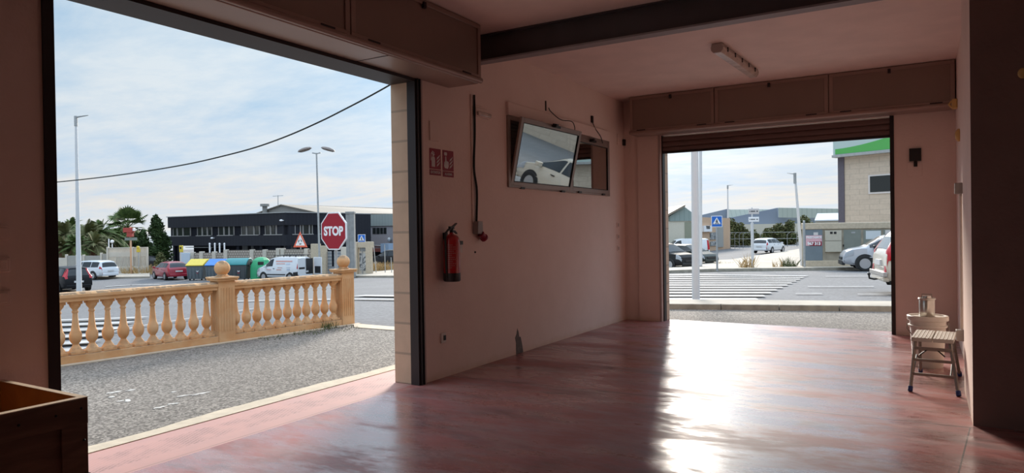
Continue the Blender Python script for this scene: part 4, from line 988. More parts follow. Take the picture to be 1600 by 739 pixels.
for sd in (.62, -.62): b.tube([(-1.9, sd, 1.95), (.4, sd, 1.95)], .025, 8)
for xx in (-1.8, -1.2, -.6, 0, .35): b.box(xx-.02, xx+.02, -.66, .66, 1.93, 1.96); b.box(xx-.02, xx+.02, -.64, -.60, 1.82, 1.95); b.box(xx-.02, xx+.02, .60, .64, 1.82, 1.95)
b.build('roof_rack', M['trimblk'], van)
vc.patch(-1.0, .9, 2.35, 2.62, near, .02).build('side_strip', M['trimblk'], van)
vc.patch(-2.13, -1.75, .95, 3.0, near, .015).build('rear_corner', M['trimblk'], van)
M['faded_red'] = mat('faded_red_print', (.62, .30, .26), .5); M['faded_blue'] = mat('faded_blue_print', (.48, .54, .64), .5)
for (x0, x1, v0, v1, mm) in ((-1.55, .1, 4.55, 4.68, 'faded_red'), (-.9, .0, 4.32, 4.40, 'faded_red'), (-1.5, -1.1, 3.9, 3.98, 'faded_blue'), (-1.4, -1.0, 4.25, 4.40, 'faded_blue'), (-.7, -.2, 3.86, 3.96, 'faded_red'), (-1.45, -1.15, 3.4, 3.7, 'faded_blue'), (-.6, -.1, 3.45, 3.6, 'faded_red'), (.45, .95, 3.5, 3.62, 'faded_red'), (.5, .85, 3.3, 3.42, 'faded_blue')):
    vc.patch(x0, x1, v0, v1, near, .016).build('side_print', M[mm], van)
# far rear door swung open, its dark inner panel showing
for sd, nm in ((-near, 'open door'),):
    b = MB(); b.box(-2.98, -2.16, sd*.86-.02, sd*.86+.02, .45, 1.76); dr = b.build('rear_door', M['c_white'], van, bevel=.02)
    b = MB(); b.box(-2.86, -2.30, sd*.86+near*.02, sd*.86+near*.035, .55, 1.08); b.build('door_lining', M['trimblk'], dr); 
b = MB(); b.box(-2.19, -2.155, near*.80 if near < 0 else .05, near*-.05 if near < 0 else .80, .5, 1.74); dr = b.build('rear_door', M['c_white'], van, bevel=.015)
b = MB(); y0, y1 = sorted((near*.12, near*.70)); b.box(-2.205, -2.185, y0, y1, .92, 1.06); b.build('plate_recess', M['trimblk'], dr)
b = MB(); y0, y1 = sorted((near*-.78, near*-.06)); b.box(-2.17, -2.15, y0, y1, .5, 1.70); b.build('cargo_opening', M['trimblk'], van)

# small white van far behind on the far street
p = place(1068, 404)
make_car('small white van parked by the orange building on the far street', 'van', p, CAMR+PI, Car(4.3, 1.83, vc.top, (1.10, 1.02), wb=2.70), M['c_white'], dict(side=[(.35, 1.12)], front=(.78, 1.24), rear=(-2.11, -2.09), mirror=1.02), wr=.32, name='van', rearglass=False)

# ------------------------------------------------------------------ waste containers
M['bin_grey'] = mat('container_grey', (.13, .155, .17), .55, var=.15, scale=3); M['bin_dark'] = mat('container_dark_grey', (.075, .085, .09), .55, var=.15, scale=3)
M['lid_yellow'] = mat('lid_yellow', (.72, .55, .06), .5, var=.08); M['lid_blue'] = mat('lid_blue', (.04, .20, .55), .45, var=.08); M['lid_teal'] = mat('lid_teal', (.03, .25, .26), .45, var=.1); M['igloo'] = mat('igloo_green', (.035, .36, .16), .5, var=.12, scale=2)
def chevron(t, M4, s=.18):
    for k in range(2):
        b = MB(); z = -k*s*.75
        b.add([M4@Vector(q) for q in ((-s*.5, z+s*.4, 0), (0, z, 0), (s*.5, z+s*.4, 0), (s*.5, z+s*.1, 0), (0, z-s*.3, 0), (-s*.5, z+s*.1, 0))], [(0, 5, 4, 1), (1, 4, 3, 2)]); b.build('chevron_mark', M['sign_red'] if k else M['pure_white'], t, smooth=0)
def container(label, loc, rz, lidmat, bodymat, wd=1.36, dp=1.0, hb=1.15, ht=1.68, dome=False, group='waste containers in a row'):
    t = thing('waste_container', label, 'container', loc, rz, group)
    w = wd/2; d = dp/2
    b = MB(); b.add([(-w*.9, -d*.85, .12), (w*.9, -d*.85, .12), (w*.9, d*.85, .12), (-w*.9, d*.85, .12), (-w, -d, hb), (w, -d, hb), (w, d, hb+.2), (-w, d, hb+.2)], [(3, 2, 1, 0), (4, 5, 6, 7), (0, 1, 5, 4), (1, 2, 6, 5), (2, 3, 7, 6), (3, 0, 4, 7)])
    bd = b.build('body', bodymat, t, bevel=.03); PW[bd.name] = PW[t.name].copy()
    b = MB()
    for i in range(5): xx = -w*.8+i*w*.4; b.box(xx-.02, xx+.02, -d*.93-.035, -d*.9, .2, hb-.05)
    b.build('ribs', bodymat, bd)
    b = MB()
    if dome:
        pr = [(-w-.02, -d-.05, hb), (-w-.02, -d-.02, hb+.12), (-w-.02, -d*.6, hb+.38), (-w-.02, -d*.1, hb+.52), (-w-.02, d*.5, hb+.52), (-w-.02, d*.95, hb+.36), (-w-.02, d+.04, hb+.14), (-w-.02, d+.04, hb)]
        b.prism(pr, (wd+.04, 0, 0)); b.build('lid', lidmat, t, bevel=.03)
        for s in (1, -1):
            e = MB(); ee = [(s*(w+.022), y*.86, hb+(z-hb)*.82) for _, y, z in pr]; e.prism(ee, (s*.01, 0, 0)); e.build('lid_side', bodymat, t)
    else:
        b.prism([(-w-.03, -d-.06, hb), (-w-.03, -d-.06, hb+.07), (-w-.03, d*.6, ht), (-w-.03, d+.03, ht-.06), (-w-.03, d+.03, hb+.16)], (wd+.06, 0, 0)); b.build('lid', lidmat, t, bevel=.02)
    for (x, y) in ((-w*.7, -d*.6), (w*.7, -d*.6), (-w*.7, d*.6), (w*.7, d*.6)):
        c = MB(); c.lathe([(.09, -.03), (.09, .03)], (x, y, .09), 14, Matrix.Rotation(PI/2, 3, 'Y')); c.build('castor', M['black'], t, smooth=40)
    for s in (-1, 1):
        c = MB(); c.tube([(s*(w+.02), 0, hb-.08), (s*(w+.1), 0, hb-.08)], .035, 8); c.build('lifting_pin', M['galv'], t)
    Mx = frameM((.25, -d*.97-.04, .72), (1, 0, 0), (0, .05, 1)); chevron(t, Mx)
    return t
RZ = CAMR-.06
for (x, lab, lm_, bm2, kw) in ((303, 'grey waste container with bright yellow lid beside the red hatchback', 'lid_yellow', 'bin_grey', {}), (333, 'grey waste container with blue lid between the yellow and teal lidded ones', 'lid_blue', 'bin_grey', {}), (368, 'large dark grey waste container with rounded teal lid left of the green bottle bank', 'lid_teal', 'bin_dark', dict(wd=1.7, dp=1.15, hb=1.2, dome=True))):
    p = place(x, 438); nvv = Vector((-math.sin(RZ), math.cos(RZ), 0)); container(lab, p+nvv*.6, RZ, M[lm_], M[bm2], **kw)
t = thing('bottle_bank', 'bright green dome-topped bottle bank beside the white van', 'container', place(402, 437)+Vector((0, .4, 0)), CAMR+.3)
b = MB(); b.lathe([(.82, .0), (.86, .05), (.86, .95), (.80, 1.25), (.64, 1.55), (.40, 1.72), (.12, 1.78), (.01, 1.78)], (0, 0, 0), 8); b.build('body', M['igloo'], t, bevel=.03, smooth=20)
for a in (-90, -10, 190):
    q = math.radians(a); Mx = Matrix.Rotation(q+PI/2, 3, 'Z'); b = MB(); b.obox(Vector((math.cos(q)*.68, math.sin(q)*.68, 1.32)), (.42, .22, .24), Mx); b.build('deposit_slot', M['black'], t, bevel=.02)
b = MB(); q = math.radians(-50); b.obox((math.cos(q)*.84, math.sin(q)*.84, .95), (.36, .02, .34), Matrix.Rotation(q+PI/2, 3, 'Z')); b.build('label_panel', mat('faded_label', (.45, .60, .50), .6), t)

# ------------------------------------------------------------------ lamps, signs and posts
def up_at(x, y, p): return hgt(y, x, p)
def street_lamp(label, base, top_xy, r0, r1, kind, lean=None, matl='pole_white', hs=1.0):
    p = Vector(base); top = away(top_xy[0], top_xy[1], depth(p))
    t = thing('street_lamp', label, 'street lamp', p); h = top-p
    b = MB(); b.tube([(0, 0, 0), h*.33, h*.66, h], [r0, r0+(r1-r0)*.35, r0+(r1-r0)*.7, r1], 14); b.build('pole', M[matl], t, smooth=60)
    b = MB(); b.lathe([(r0*1.7, 0), (r0*1.7, .05), (r0*1.1, .08)], n=12); b.build('base', M[matl], t)
    rt = Vector((RT.x, RT.y, 0)).normalized(); up = Vector((0, 0, 1))
    if kind == 'led':
        b = MB(); o = h; s = -1 if lean == 'left' else 1; Mz = Matrix((rt, Vector((-rt.y, rt.x, 0)), up)).transposed()
        b.v = []; b.prism([o+Mz@Vector((s*a*hs, .12*hs, c*hs)) for a, c in ((-.08, -.12), (.35, -.02), (1.35, .16), (1.38, .20), (.3, .10), (-.08, .06))], Mz@Vector((0, -.24*hs, 0)))
        b.build('lamp_head', M['galv'], t, bevel=.02); b = MB(); b.tube([h-up*.5, h+up*.06], r1*1.5, 10); b.build('collar', M['galv'], t)
    else:
        for s in (-1, 1):
            b = MB(); b.tube([h-up*.05, h+rt*s*.35+up*.02], .05, 8); b.build('arm', M[matl], t)
            b = MB(); c = h+rt*s*.95+up*.26; Mr = Matrix((rt, Vector((-rt.y, rt.x, 0)), up)).transposed()@Matrix.Rotation(-s*-.28, 3, 'Y')
            b.lathe([(.05, -.12), (.28, -.10), (.42, .0), (.36, .12), (.18, .2), (.02, .22)], c, 18, Mr@Matrix.Diagonal(Vector((1.45, .8, .9)))); b.build('lamp_head', M['lamphead'], t, smooth=50)
    return t
M['lamphead'] = mat('brownish_lamp_head', (.22, .18, .16), .6, var=.2)
street_lamp('tall pale lamp pole with slim head at the far left', at(124, 463), (118.5, 183), .14, .06, 'led', hs=.5)
street_lamp('tall thin grey double-headed street lamp behind the STOP sign', at(500, 432), (494.5, 239), .09, .06, 'double', matl='galv')
street_lamp('thin pale street lamp by the orange building across the far street', at(1138, 386), (1137, 290), .15, .08, 'led', hs=.6)
street_lamp('leaning pale street lamp behind the meter wall', at(1254, 418), (1242, 272), .10, .05, 'led', lean='left', hs=.3)
# big pale pole on the kerb strip and a thinner one behind it
p = at(1087.5, 469); t = thing('utility_pole', 'thick pale pole standing on the kerb strip outside the far opening', 'pole', p)
top = away(1083, -60, depth(p)); h = top-p
b = MB(); b.tube([(0, 0, 0), h*.5, h], [.080, .073, .066], 20); b.build('pole', M['pole_white'], t, smooth=60); b = MB(); b.lathe([(.10, 0), (.10, .02), (.085, .025)], n=16); b.build('base', M['pole_white'], t)
p = at(1095, 419); t = thing('utility_pole', 'thinner pale pole close behind the thick pale pole', 'pole', p); top = away(1094, -40, depth(p)); h = top-p
b = MB(); b.tube([(0, 0, 0), h*.5, h], [.092, .086, .08], 14); b.build('pole', M['pole_white'], t, smooth=60); b = MB(); b.box(-.09, .09, -.15, -.1, .15, 1.1); b.build('hatch', M['pole_white'], t, bevel=.01)

def facing(p, turn=0.0):
    d = Vector((EYE.x-p.x, EYE.y-p.y, 0)).normalized(); return Matrix.Rotation(turn, 3, 'Z')@d
def sign_frame(c, turn):
    n = facing(c, turn); rt = Vector((0, 0, 1)).cross(n).normalized(); return frameM(c, rt, (0, 0, 1)), n
def L2(t, F, pts, d0, d1): inv = PW[t.name].inverted(); m = MB(); m.prism([inv@(F@Vector((x, y, d0))) for x, y in pts], (inv.to_3x3()@F.to_3x3())@Vector((0, 0, d1-d0))); return m
# STOP
p = at(521, 478); D = depth(p); c = away(521, 361, D); t = thing('stop_sign', 'red octagonal STOP sign on a thin post beyond the balustrade', 'road sign', p)
TURN = -math.radians(50)
F, n = sign_frame(c, TURN); R8 = (29.5/F_*D)/math.cos(PI/8)
oct_ = lambda r: [(r*math.cos(PI/8+k*PI/4), r*math.sin(PI/8+k*PI/4)) for k in range(8)]
L2(t, F, oct_(R8), -.03, 0).build('plate', M['pure_white'], t, bevel=.004); L2(t, F, oct_(R8*.93), .0, .003).build('red_face', M['stop_red'], t)
g = MB(); inv = PW[t.name].inverted(); text_polys(g, 'STOP', R8*.60, inv@F@Matrix.Translation((0, -.01, .004)), .002, .012, sx=.98); g.build('lettering', M['pure_white'], t, smooth=0)
b = MB(); q = c-n*.06-p; b.tube([(q.x, q.y, -.05), (q.x, q.y, q.z+.25)], .035, 10); b.build('post', M['galv'], t, smooth=60)
# roundabout warning triangle
p = at(469, 428); D = depth(p); c = away(469, 378, D); t = thing('warning_sign', 'red bordered triangular roundabout warning sign behind the white van', 'road sign', p)
F, n = sign_frame(c, -.75); s = 15.5/F_*D; tri = lambda r: [(-r*.866, -r*.5), (r*.866, -r*.5), (0, r)]
L2(t, F, tri(s*1.08), -.02, 0).build('plate', mat('orange_red_border', (.70, .13, .07), .5), t, bevel=.01); L2(t, F, tri(s*.72), .0, .004).build('white_face', M['pure_white'], t)
g = MB(); inv = PW[t.name].inverted()
for k in range(3):
    a0 = k*2*PI/3; ar = [(math.cos(a0+i*.25)*s*.26, math.sin(a0+i*.25)*s*.26) for i in range(6)]; ai = [(math.cos(a0+i*.25)*s*.17, math.sin(a0+i*.25)*s*.17) for i in range(6)]
    g.prism([inv@(F@Vector((x, y, .004))) for x, y in ar+ai[::-1]], (inv.to_3x3()@F.to_3x3())@Vector((0, 0, .004)))
g.build('arrows', M['black'], t)
b = MB(); q = c-n*.06-p; b.tube([(q.x, q.y, 0), (q.x, q.y, q.z+.3)], .04, 10); b.build('post', M['galv'], t, smooth=60)
def crossing_sign(x, y, by, wpx, hpx, turn, label):
    p = at(x+2 if x < 700 else x, by); D = depth(p); c = away(x, y, D); t = thing('crossing_sign', label, 'road sign', p)
    F, n = sign_frame(c, turn); w = wpx/2/F_*D/max(.5, math.cos(turn)); h = hpx/2/F_*D
    sq = lambda a, b_: [(-a, -b_), (a, -b_), (a, b_), (-a, b_)]
    L2(t, F, sq(w, h), -.02, 0).build('plate', M['pure_white'], t, bevel=.004); L2(t, F, sq(w*.9, h*.9), 0, .003).build('blue_face', M['sign_blue'], t)
    k = h*.9; tr = [(-w*.78, -k*.55), (w*.78, -k*.55), (0, k*.82)]; L2(t, F, tr, .003, .006).build('white_triangle', M['pure_white'], t)
    g = L2(t, F, [(-w*.05, k*.25), (w*.12, k*.25), (w*.16, -k*.1), (-w*.1, -k*.1)], .006, .009)
    for pts in ([(-w*.1, -k*.1), (w*.04, -k*.1), (-w*.12, -k*.45), (-w*.26, -k*.45)], [(w*.02, -k*.1), (w*.16, -k*.1), (w*.28, -k*.45), (w*.14, -k*.45)], [(-w*.06, k*.30), (w*.1, k*.30), (w*.1, k*.48), (-w*.06, k*.48)], [(-w*.3, k*.0), (-w*.06, k*.25), (-w*.06, k*.12), (-w*.26, -k*.08)]):
        m = L2(t, F, pts, .006, .009); g.add(m.v, m.f)
    for i in range(5): m = L2(t, F, [(-w*.7+i*w*.3, -k*.55), (-w*.58+i*w*.3, -k*.55), (-w*.52+i*w*.3, -k*.38), (-w*.62+i*w*.3, -k*.38)], .006, .009); g.add(m.v, m.f)
    g.build('walking_figure', M['black'], t, smooth=0)
    b = MB(); q = c-n*.06-p; b.tube([(q.x, q.y, 0), (q.x, q.y, q.z+h*.9)], .045, 10); b.build('post', M['galv'], t, smooth=60)
crossing_sign(565, 373, 430, 11.5, 13.5, -.35, 'small blue pedestrian crossing sign by the graffiti gate at left')
crossing_sign(1120, 346, 424, 16.5, 17.5, .12, 'blue pedestrian crossing sign seen through the far opening')
# direction sign
p = at(1176, 421); D = depth(p); t = thing('direction_sign', 'pale post with two white direction boards beyond the far opening', 'road sign', p); pxm = F_/D
b = MB(); tp = hgt(348, 1176, p)-p.z; b.tube([(0, 0, 0), (0, 0, tp)], .075, 12); b.tube([(0, 0, tp), (0, 0, hgt(324.5, 1176, p)-p.z)], .035, 10); b.build('post', M['pole_white'], t, smooth=60)
for (ya, yb, dim) in ((326, 334.5, 1), (339, 346.5, 0)):
    c = away(1177.8, (ya+yb)/2, D); F, n = sign_frame(c, .0); w = 7.8/pxm; h = (yb-ya)/2/pxm
    bd = L2(t, F, [(-w, -h), (w, -h), (w, h), (-w, h)], .05, .09).build('board', M['sign_white'] if dim else M['pure_white'], t, bevel=.01); PW[bd.name] = PW[t.name].copy()
    g = MB(); inv = PW[t.name].inverted()
    for x0, x1 in ((-.8, -.68), (-.55, -.30), (-.26, -.02), (.04, .24), (.50, .76)):
        m = L2(t, F, [(x0*w, -h*.22), (x1*w, -h*.22), (x1*w, h*.22), (x0*w, h*.22)], .09, .095); g.add(m.v, m.f)
    g.build('faded_marks', M['bin_dark'], bd, smooth=0)
# thin post at the meter wall
p = at(1257, 420.5); t = thing('steel_post', 'thin grey steel post at the left end of the meter wall', 'post', p); b = MB(); tp = hgt(346, 1257, p)-p.z; b.tube([(0, 0, 0), (0, 0, tp)], .055, 10); b.build('tube', M['galv'], t, smooth=60); b = MB(); b.lathe([(.06, 0), (.05, .03), (.01, .05)], (0, 0, tp), 10); b.build('cap', M['galv'], t)

# ------------------------------------------------------------------ buildings
def basis(pa, pb):
    d = Vector((pb.x-pa.x, pb.y-pa.y, 0)); L = d.length; d.normalize(); n = Vector((-d.y, d.x, 0))
    if n.dot(Vector((EYE.x-pa.x, EYE.y-pa.y, 0))) < 0: n = -n
    return d, n, L
class Wall:
    """front plane through two photo columns at given depths; heights read off the photo there"""
    def __init__(s, x0, D0, x1, D1, ybase=400):
        s.a = away(x0, ybase, D0); s.b = away(x1, ybase, D1); s.d, s.n, s.L = basis(s.a, s.b); s.a.z = 0; s.b.z = 0
    def p(s, x, y):      # point on the plane seen at photo x,y
        r = ray(x, y); t = (s.a-EYE).dot(s.n)/r.dot(s.n); return EYE+r*t
    def u(s, x): q = s.p(x, 369); return (q-s.a).dot(s.d)
    def P(s, u, z, o=0): q = s.a+s.d*u+s.n*o; return Vector((q.x, q.y, z))
    def box(s, mb, u0, u1, z0, z1, o0, o1):
        u0, u1 = min(u0, u1), max(u0, u1); pts = [s.P(u0, z0, o0), s.P(u1, z0, o0), s.P(u1, z0, o1), s.P(u0, z0, o1)]; mb.prism(pts, (0, 0, z1-z0)); return mb
    def z(s, x, y): return s.p(x, y).z
    def rect(s, mb, x0, y0, x1, y1, o0, o1):
        """box bounded by photo rect; heights read at the middle"""
        xm = (x0+x1)/2; return s.box(mb, s.u(x0), s.u(x1), s.z(xm, y1), s.z(xm, y0), o0, o1)
GZ = -3.2
# black building
M['blackclad'] = m_bands('black_cladding', (.010, .011, .018), (.016, .018, .026), 3, .5, .12, .85)
M['blackflat'] = mat('black_cladding_flat', (.010, .011, .017), .7, spec=.15)
M['dark_glass'] = mat('dark_window_glass', (.02, .024, .024), .15, spec=.4)
M['winframe'] = mat('pale_window_frame', (.30, .29, .28), .5)
M['grey_shutter'] = m_bands('grey_ribbed_panel', (.20, .21, .22), (.12, .13, .14), 3, .35, .3, .6)
w1 = Wall(263, 80, 447, 69); w2 = Wall(447, 69, 545, 75)
t = thing('office_building', 'long low black clad building with a row of windows behind the waste containers', 'building', w1.P(w1.L*.6, GZ))
zt = w1.z(300, 337.8); zr = w1.z(447, 332.5); zt = (zt+zr)/2
def wbuild(mb, name, m_, par, **k): return mb.build(name, m_, par, world=True, **k)
zw1, zw0 = w1.z(350, 354), w1.z(350, 368); zl = w1.z(350, 384)
b = MB(); w1.box(b, 0, w1.L, zw1, zt, -12, 0); w2.box(b, .0, w2.L, zw1, zt, -6, 0); w1.box(b, 0, w1.L, zl, zw0, -12, 0); w2.box(b, 0, w2.L, zl, zw0, -6, 0)
w1.box(b, 0, w1.L, zw0, zw1, -12, -.35); w2.box(b, 0, w2.L, zw0, zw1, -6, -.35)
wbuild(b, 'facade', M['blackclad'], t, smooth=0)
b = MB(); w1.box(b, 2.5, w1.L, GZ, zl, -11, -1.6); w2.box(b, .0, w2.L, GZ, zl, -6, -1.0); wbuild(b, 'ground_floor', M['blackflat'], t, smooth=0)
b = MB(); w1.box(b, -.2, w1.L+.02, zt, zt+.08, -12.1, .06); w2.box(b, 0, w2.L, zt, zt+.08, -6.1, .06); wbuild(b, 'roof_edge', M['galv'], t, smooth=0)
def win_row(w, xs, y0, y1, dark, par):
    for i in range(len(xs)-1):
        b = MB(); u0, u1 = w.u(xs[i]), w.u(xs[i+1]); w.box(b, u0, u1, zw0, zw1, -.32, -.22); f = wbuild(b, 'window', M['dark_glass'] if (i not in dark) else M['blackflat'], par, smooth=0); PW[f.name] = PW[par.name].copy()
        if i in dark: continue
        b = MB(); w.box(b, u0, u0+.07, zw0, zw1, -.22, -.16); w.box(b, u1-.07, u1, zw0, zw1, -.22, -.12); w.box(b, u0, u1, zw0-.03, zw0+.05, -.22, .02); wbuild(b, 'window_frame', M['winframe'], f, smooth=0)
win_row(w1, [268, 275, 284, 296, 306, 314, 322, 329.5, 339, 348, 356, 364, 375, 383.5, 395, 404, 412, 421, 430, 441], 0, 0, (3, 7, 11, 15), t)
win_row(w2, [457, 463, 471, 475, 485, 490, 500, 510, 520, 532], 0, 0, (5,), t)
b = MB(); w1.box(b, w1.u(352), w1.u(367), GZ, zl, -1.6, -1.5); w1.box(b, w1.u(373), w1.u(404), GZ, zl, -1.6, -1.5); w1.box(b, w1.u(409), w1.u(443), GZ, zl, -1.6, -1.5); w2.box(b, w2.u(452), w2.u(530), GZ, zl, -1.0, -.9); wbuild(b, 'ribbed_panel', M['grey_shutter'], t, smooth=0)
for x in (270, 277, 370, 406, 446): b = MB(); w1.box(b, w1.u(x)-.2, w1.u(x)+.2, GZ, zl, -.5, -.1); wbuild(b, 'column', M['blackflat'], t, smooth=0)
b = MB(); w1.box(b, w1.u(288), w1.u(330), w1.z(310, 387), w1.z(310, 386.2), -1.5, -.1); wbuild(b, 'light_strip', M['galv'], t, smooth=0)
g = MB(); q = w1.P(w1.u(310.5), w1.z(310, 388.5), -1.35); text_polys(g, 'Au', .42, PW[t.name].inverted()@frameM(q, w1.d if w1.d.dot(RT) > 0 else -w1.d, (0, 0, 1)), .02, .01); g.build('lettering', M['pure_white'], t, smooth=0)
for (x, y) in ((443, 344.5), (335, 372)):
    b = MB(); c = w1.p(x, y)+w1.n*.3; b.sphere(c, .14, 10, (1.6, .8, .7)); b.tube([c-w1.n*.3, c], .05, 6); wbuild(b, 'camera_housing', M['pure_white'], t, smooth=50)

# beige gabled warehouse behind
M['beige_roof'] = mat('beige_roof_sheet', (.25, .215, .17), .7, var=.08); M['beige_wall'] = mat('grey_beige_gable', (.30, .29, .27), .8, var=.1)
w = Wall(396, 102, 500, 96); t = thing('warehouse', 'beige gabled warehouse roof rising behind the black building', 'building', w.P(w.L/2, GZ))
gz = w.z(448, 334.5); ga = w.z(442, 320.5); uL, uM, uR = w.u(398), w.u(442), w.u(497)
b = MB(); b.prism([w.P(uL, GZ), w.P(uR, GZ), w.P(uR, gz), w.P(uM, ga), w.P(uL, gz)], -w.n*.4); wbuild(b, 'gable_wall', M['beige_wall'], t, smooth=0)
# roof slopes run back, parallel to the ridge towards the right
rb = away(632, 327.5, 125); rb2 = away(640, 334, 108)
R0 = w.P(uM, ga+.05); E0 = w.P(uR, gz+.05); b = MB(); b.prism([w.P(uM, ga, .3), w.P(uR+.6, gz-.1, .3), Vector((rb2.x, rb2.y, gz-.1)), Vector((rb.x, rb.y, away(632, 328, 125).z))], (0, 0, .12)); wbuild(b, 'roof', M['beige_roof'], t, smooth=0)
b = MB(); b.prism([w.P(uM, ga, .3), w.P(uL-.6, gz-.1, .3), w.P(uL-.6, gz-.1, -28), w.P(uM, ga, -28)], (0, 0, .12)); wbuild(b, 'roof', M['beige_roof'], t, smooth=0)
b = MB(); b.prism([Vector((p.x, p.y, GZ)) for p in (w.P(uR, 0), rb2, rb2-w.n*8, w.P(uR, 0)-w.n*8)], (0, 0, gz-GZ-.1)); wbuild(b, 'side_wall', M['beige_wall'], t, smooth=0)
b = MB(); q = w.P(w.u(418), 0, .4); z0 = w.z(418, 335); z1 = w.z(418, 322.5); b.tube([(q.x, q.y, z0-1), (q.x, q.y, z1)], .35, 10); b.tube([(q.x, q.y, z1), (q.x, q.y, z1+.35)], .65, 10); wbuild(b, 'chimney', M['beige_wall'], t)
b = MB(); q = w.P(w.u(437), 0, .2); b.tube([(q.x, q.y, w.z(437, 323)), (q.x, q.y, w.z(437, 305))], .05, 6); qz = w.z(437, 306); b.tube([(q.x-w.d.x*1.0, q.y-w.d.y, qz), (q.x+w.d.x*1.0, q.y+w.d.y, qz)], .04, 6); wbuild(b, 'aerial', M['galv'], t)

# grey green industrial unit
M['greenclad'] = m_bands('grey_green_cladding', (.27, .31, .30), (.22, .26, .25), 3, .45, .15, .6); M['lilac'] = mat('grey_lilac_render', (.30, .29, .31), .85, var=.06)
w = Wall(541, 86, 640, 80); t = thing('industrial_unit', 'grey workshop building with green cladding band and red awning right of the STOP sign', 'building', w.P(w.L/2, GZ))
zm = w.z(590, 353); zt = w.z(590, 335)
b = MB(); w.box(b, 0, w.L, GZ, zm, -10, 0); wbuild(b, 'wall', M['lilac'], t, smooth=0); b = MB(); w.box(b, -.2, w.L+.2, zm, zt, -10, .15); wbuild(b, 'cladding_band', M['greenclad'], t, smooth=0)
for xs in ((544, 549.5, 554, 558.5, 563.5), (582, 588, 594, 599, 604.5)):
    for i in range(4):
        b = MB(); u0, u1 = w.u(xs[i])+.06, w.u(xs[i+1])-.06; w.box(b, u0, u1, w.z(590, 365.5), w.z(590, 356), .0, .04); f = wbuild(b, 'window', M['dark_glass'], t, smooth=0)
b = MB(); w.rect(b, 581, 388, 612, 393, 0, .9); wbuild(b, 'red_awning', mat('red_awning', (.30, .09, .07), .7), t, smooth=0)
b = MB(); w.rect(b, 582, 393, 609, 404, .0, .05); wbuild(b, 'door_opening', M['blackflat'], t, smooth=0)
b = MB(); w.rect(b, 609.5, 380, 622, 394, .3, 1.6); wbuild(b, 'blue_box', mat('pale_blue_panel', (.35, .46, .60), .6), t, smooth=0)
b = MB(); w.rect(b, 617, 354, 619, 392, .0, .3); wbuild(b, 'downpipe', M['black'], t, smooth=0)
b = MB(); c = w.p(611, 374)+w.n*.3; b.tube([c-w.n*.4, c], .05, 6); b.sphere(c, .25, 10); wbuild(b, 'wall_lamp', M['galv'], t, smooth=50)
b = MB(); c0 = w.p(584, 383); c1 = w.p(600, 384.5); b.tube([c0+w.n*.1, c1+w.n*.1], .06, 6); wbuild(b, 'pipe', M['galv'], t)

# lattice and slatted boundary walls
M['lattice'] = m_blocks('concrete_lattice', (.50, .44, .37), (.44, .39, .33), (.22, .19, .16), .3, .22, msize=.05)
M['fence_white'] = mat('off_white_fence', (.60, .55, .47), .8, var=.1, scale=2); M['ribwhite'] = m_bands('slatted_fence', (.58, .52, .43), (.24, .20, .16), 3, .34, .26, .8)
fw1 = Wall(262, 63, 515, 59)
t = thing('boundary_wall', 'pale pierced concrete boundary wall in front of the black building', 'wall', fw1.P(fw1.L/2, -2.3))
segs = [(288, 350, 395), (350, 392, 391), (392, 437, 391), (435, 488, 389.5)]
for x0, x1, yt in segs:
    b = MB(); fw1.box(b, fw1.u(x0), fw1.u(x1), -2.3, fw1.z((x0+x1)/2, 413), -.2, 0); wbuild(b, 'base', M['fence_white'], t, smooth=0)
    b = MB(); fw1.box(b, fw1.u(x0), fw1.u(x1), fw1.z((x0+x1)/2, 413), fw1.z((x0+x1)/2, yt), -.16, -.04); wbuild(b, 'lattice', M['lattice'], t, smooth=0)
for x, yt in ((289, 394), (300, 394), (314, 393), (334, 393), (352, 390), (393, 390), (413, 390), (434, 388), (441, 388), (478, 388.5)):
    b = MB(); u0 = fw1.u(x); fw1.box(b, u0-.17, u0+.17, -2.3, fw1.z(x, yt), -.26, .08); wbuild(b, 'pillar', M['fence_white'], t, bevel=.01)
# gate structure left of STOP and right of it
t = thing('gatehouse', 'weathered cream gateway with grey slatted gates and a painted panel right of the STOP sign', 'gate', fw1.P(fw1.u(530), -2.3))
gw = Wall(485, 58, 583, 55)
for x0, x1, yt, mm in ((485, 498, 381, 'cream'), (499, 508, 384, 'cream'), (532, 541, 386, 'fence_white'), (552, 557, 379, 'cream'), (570.5, 579, 377.5, 'cream')):
    b = MB(); gw.rect(b, x0, yt, x1, 433, -.25, .0); wbuild(b, 'pillar', M[mm], t, bevel=.02)
M['gate_slats'] = m_bands('grey_gate_slats', (.20, .22, .24), (.42, .42, .42), 2, .28, .22, .6)
for x0, x1, yt in ((508, 514, 393), (518, 532, 393), (547, 553, 381)):
    b = MB(); gw.rect(b, x0, yt, x1, 432, -.3, -.25); wbuild(b, 'slatted_gate', M['gate_slats'], t, smooth=0)
b = MB(); gw.rect(b, 552, 378, 578, 387, -.5, -.1); wbuild(b, 'lintel', M['cream'], t, bevel=.02); b = MB(); gw.rect(b, 556, 386, 572, 432, -.45, -.3); wbuild(b, 'white_panel', M['fence_white'], t, smooth=0)
def m_graffiti():
    mt = bpy.data.materials.new('black_and_white_mural'); mt.use_nodes = True; nt = mt.node_tree; tt = NT(nt); b = nt.nodes['Principled BSDF']; tc = tt.n('ShaderNodeTexCoord')
    n = tt.n('ShaderNodeTexNoise', i_Scale=1.6, i_Detail=3.0, i_Distortion=1.5); tt.l(tc.outputs['Object'], n.inputs['Vector']); tt.l(tt.ramp(n.outputs[0], [(.45, (.45, .45, .44)), (.50, (.10, .11, .12)), (.58, (.09, .10, .11)), (.62, (.50, .5, .49))]), b.inputs['Base Color']); return mt
b = MB(); gw.rect(b, 557.5, 396, 568, 423, -.3, -.27); wbuild(b, 'mural_panel', m_graffiti(), t, smooth=0)
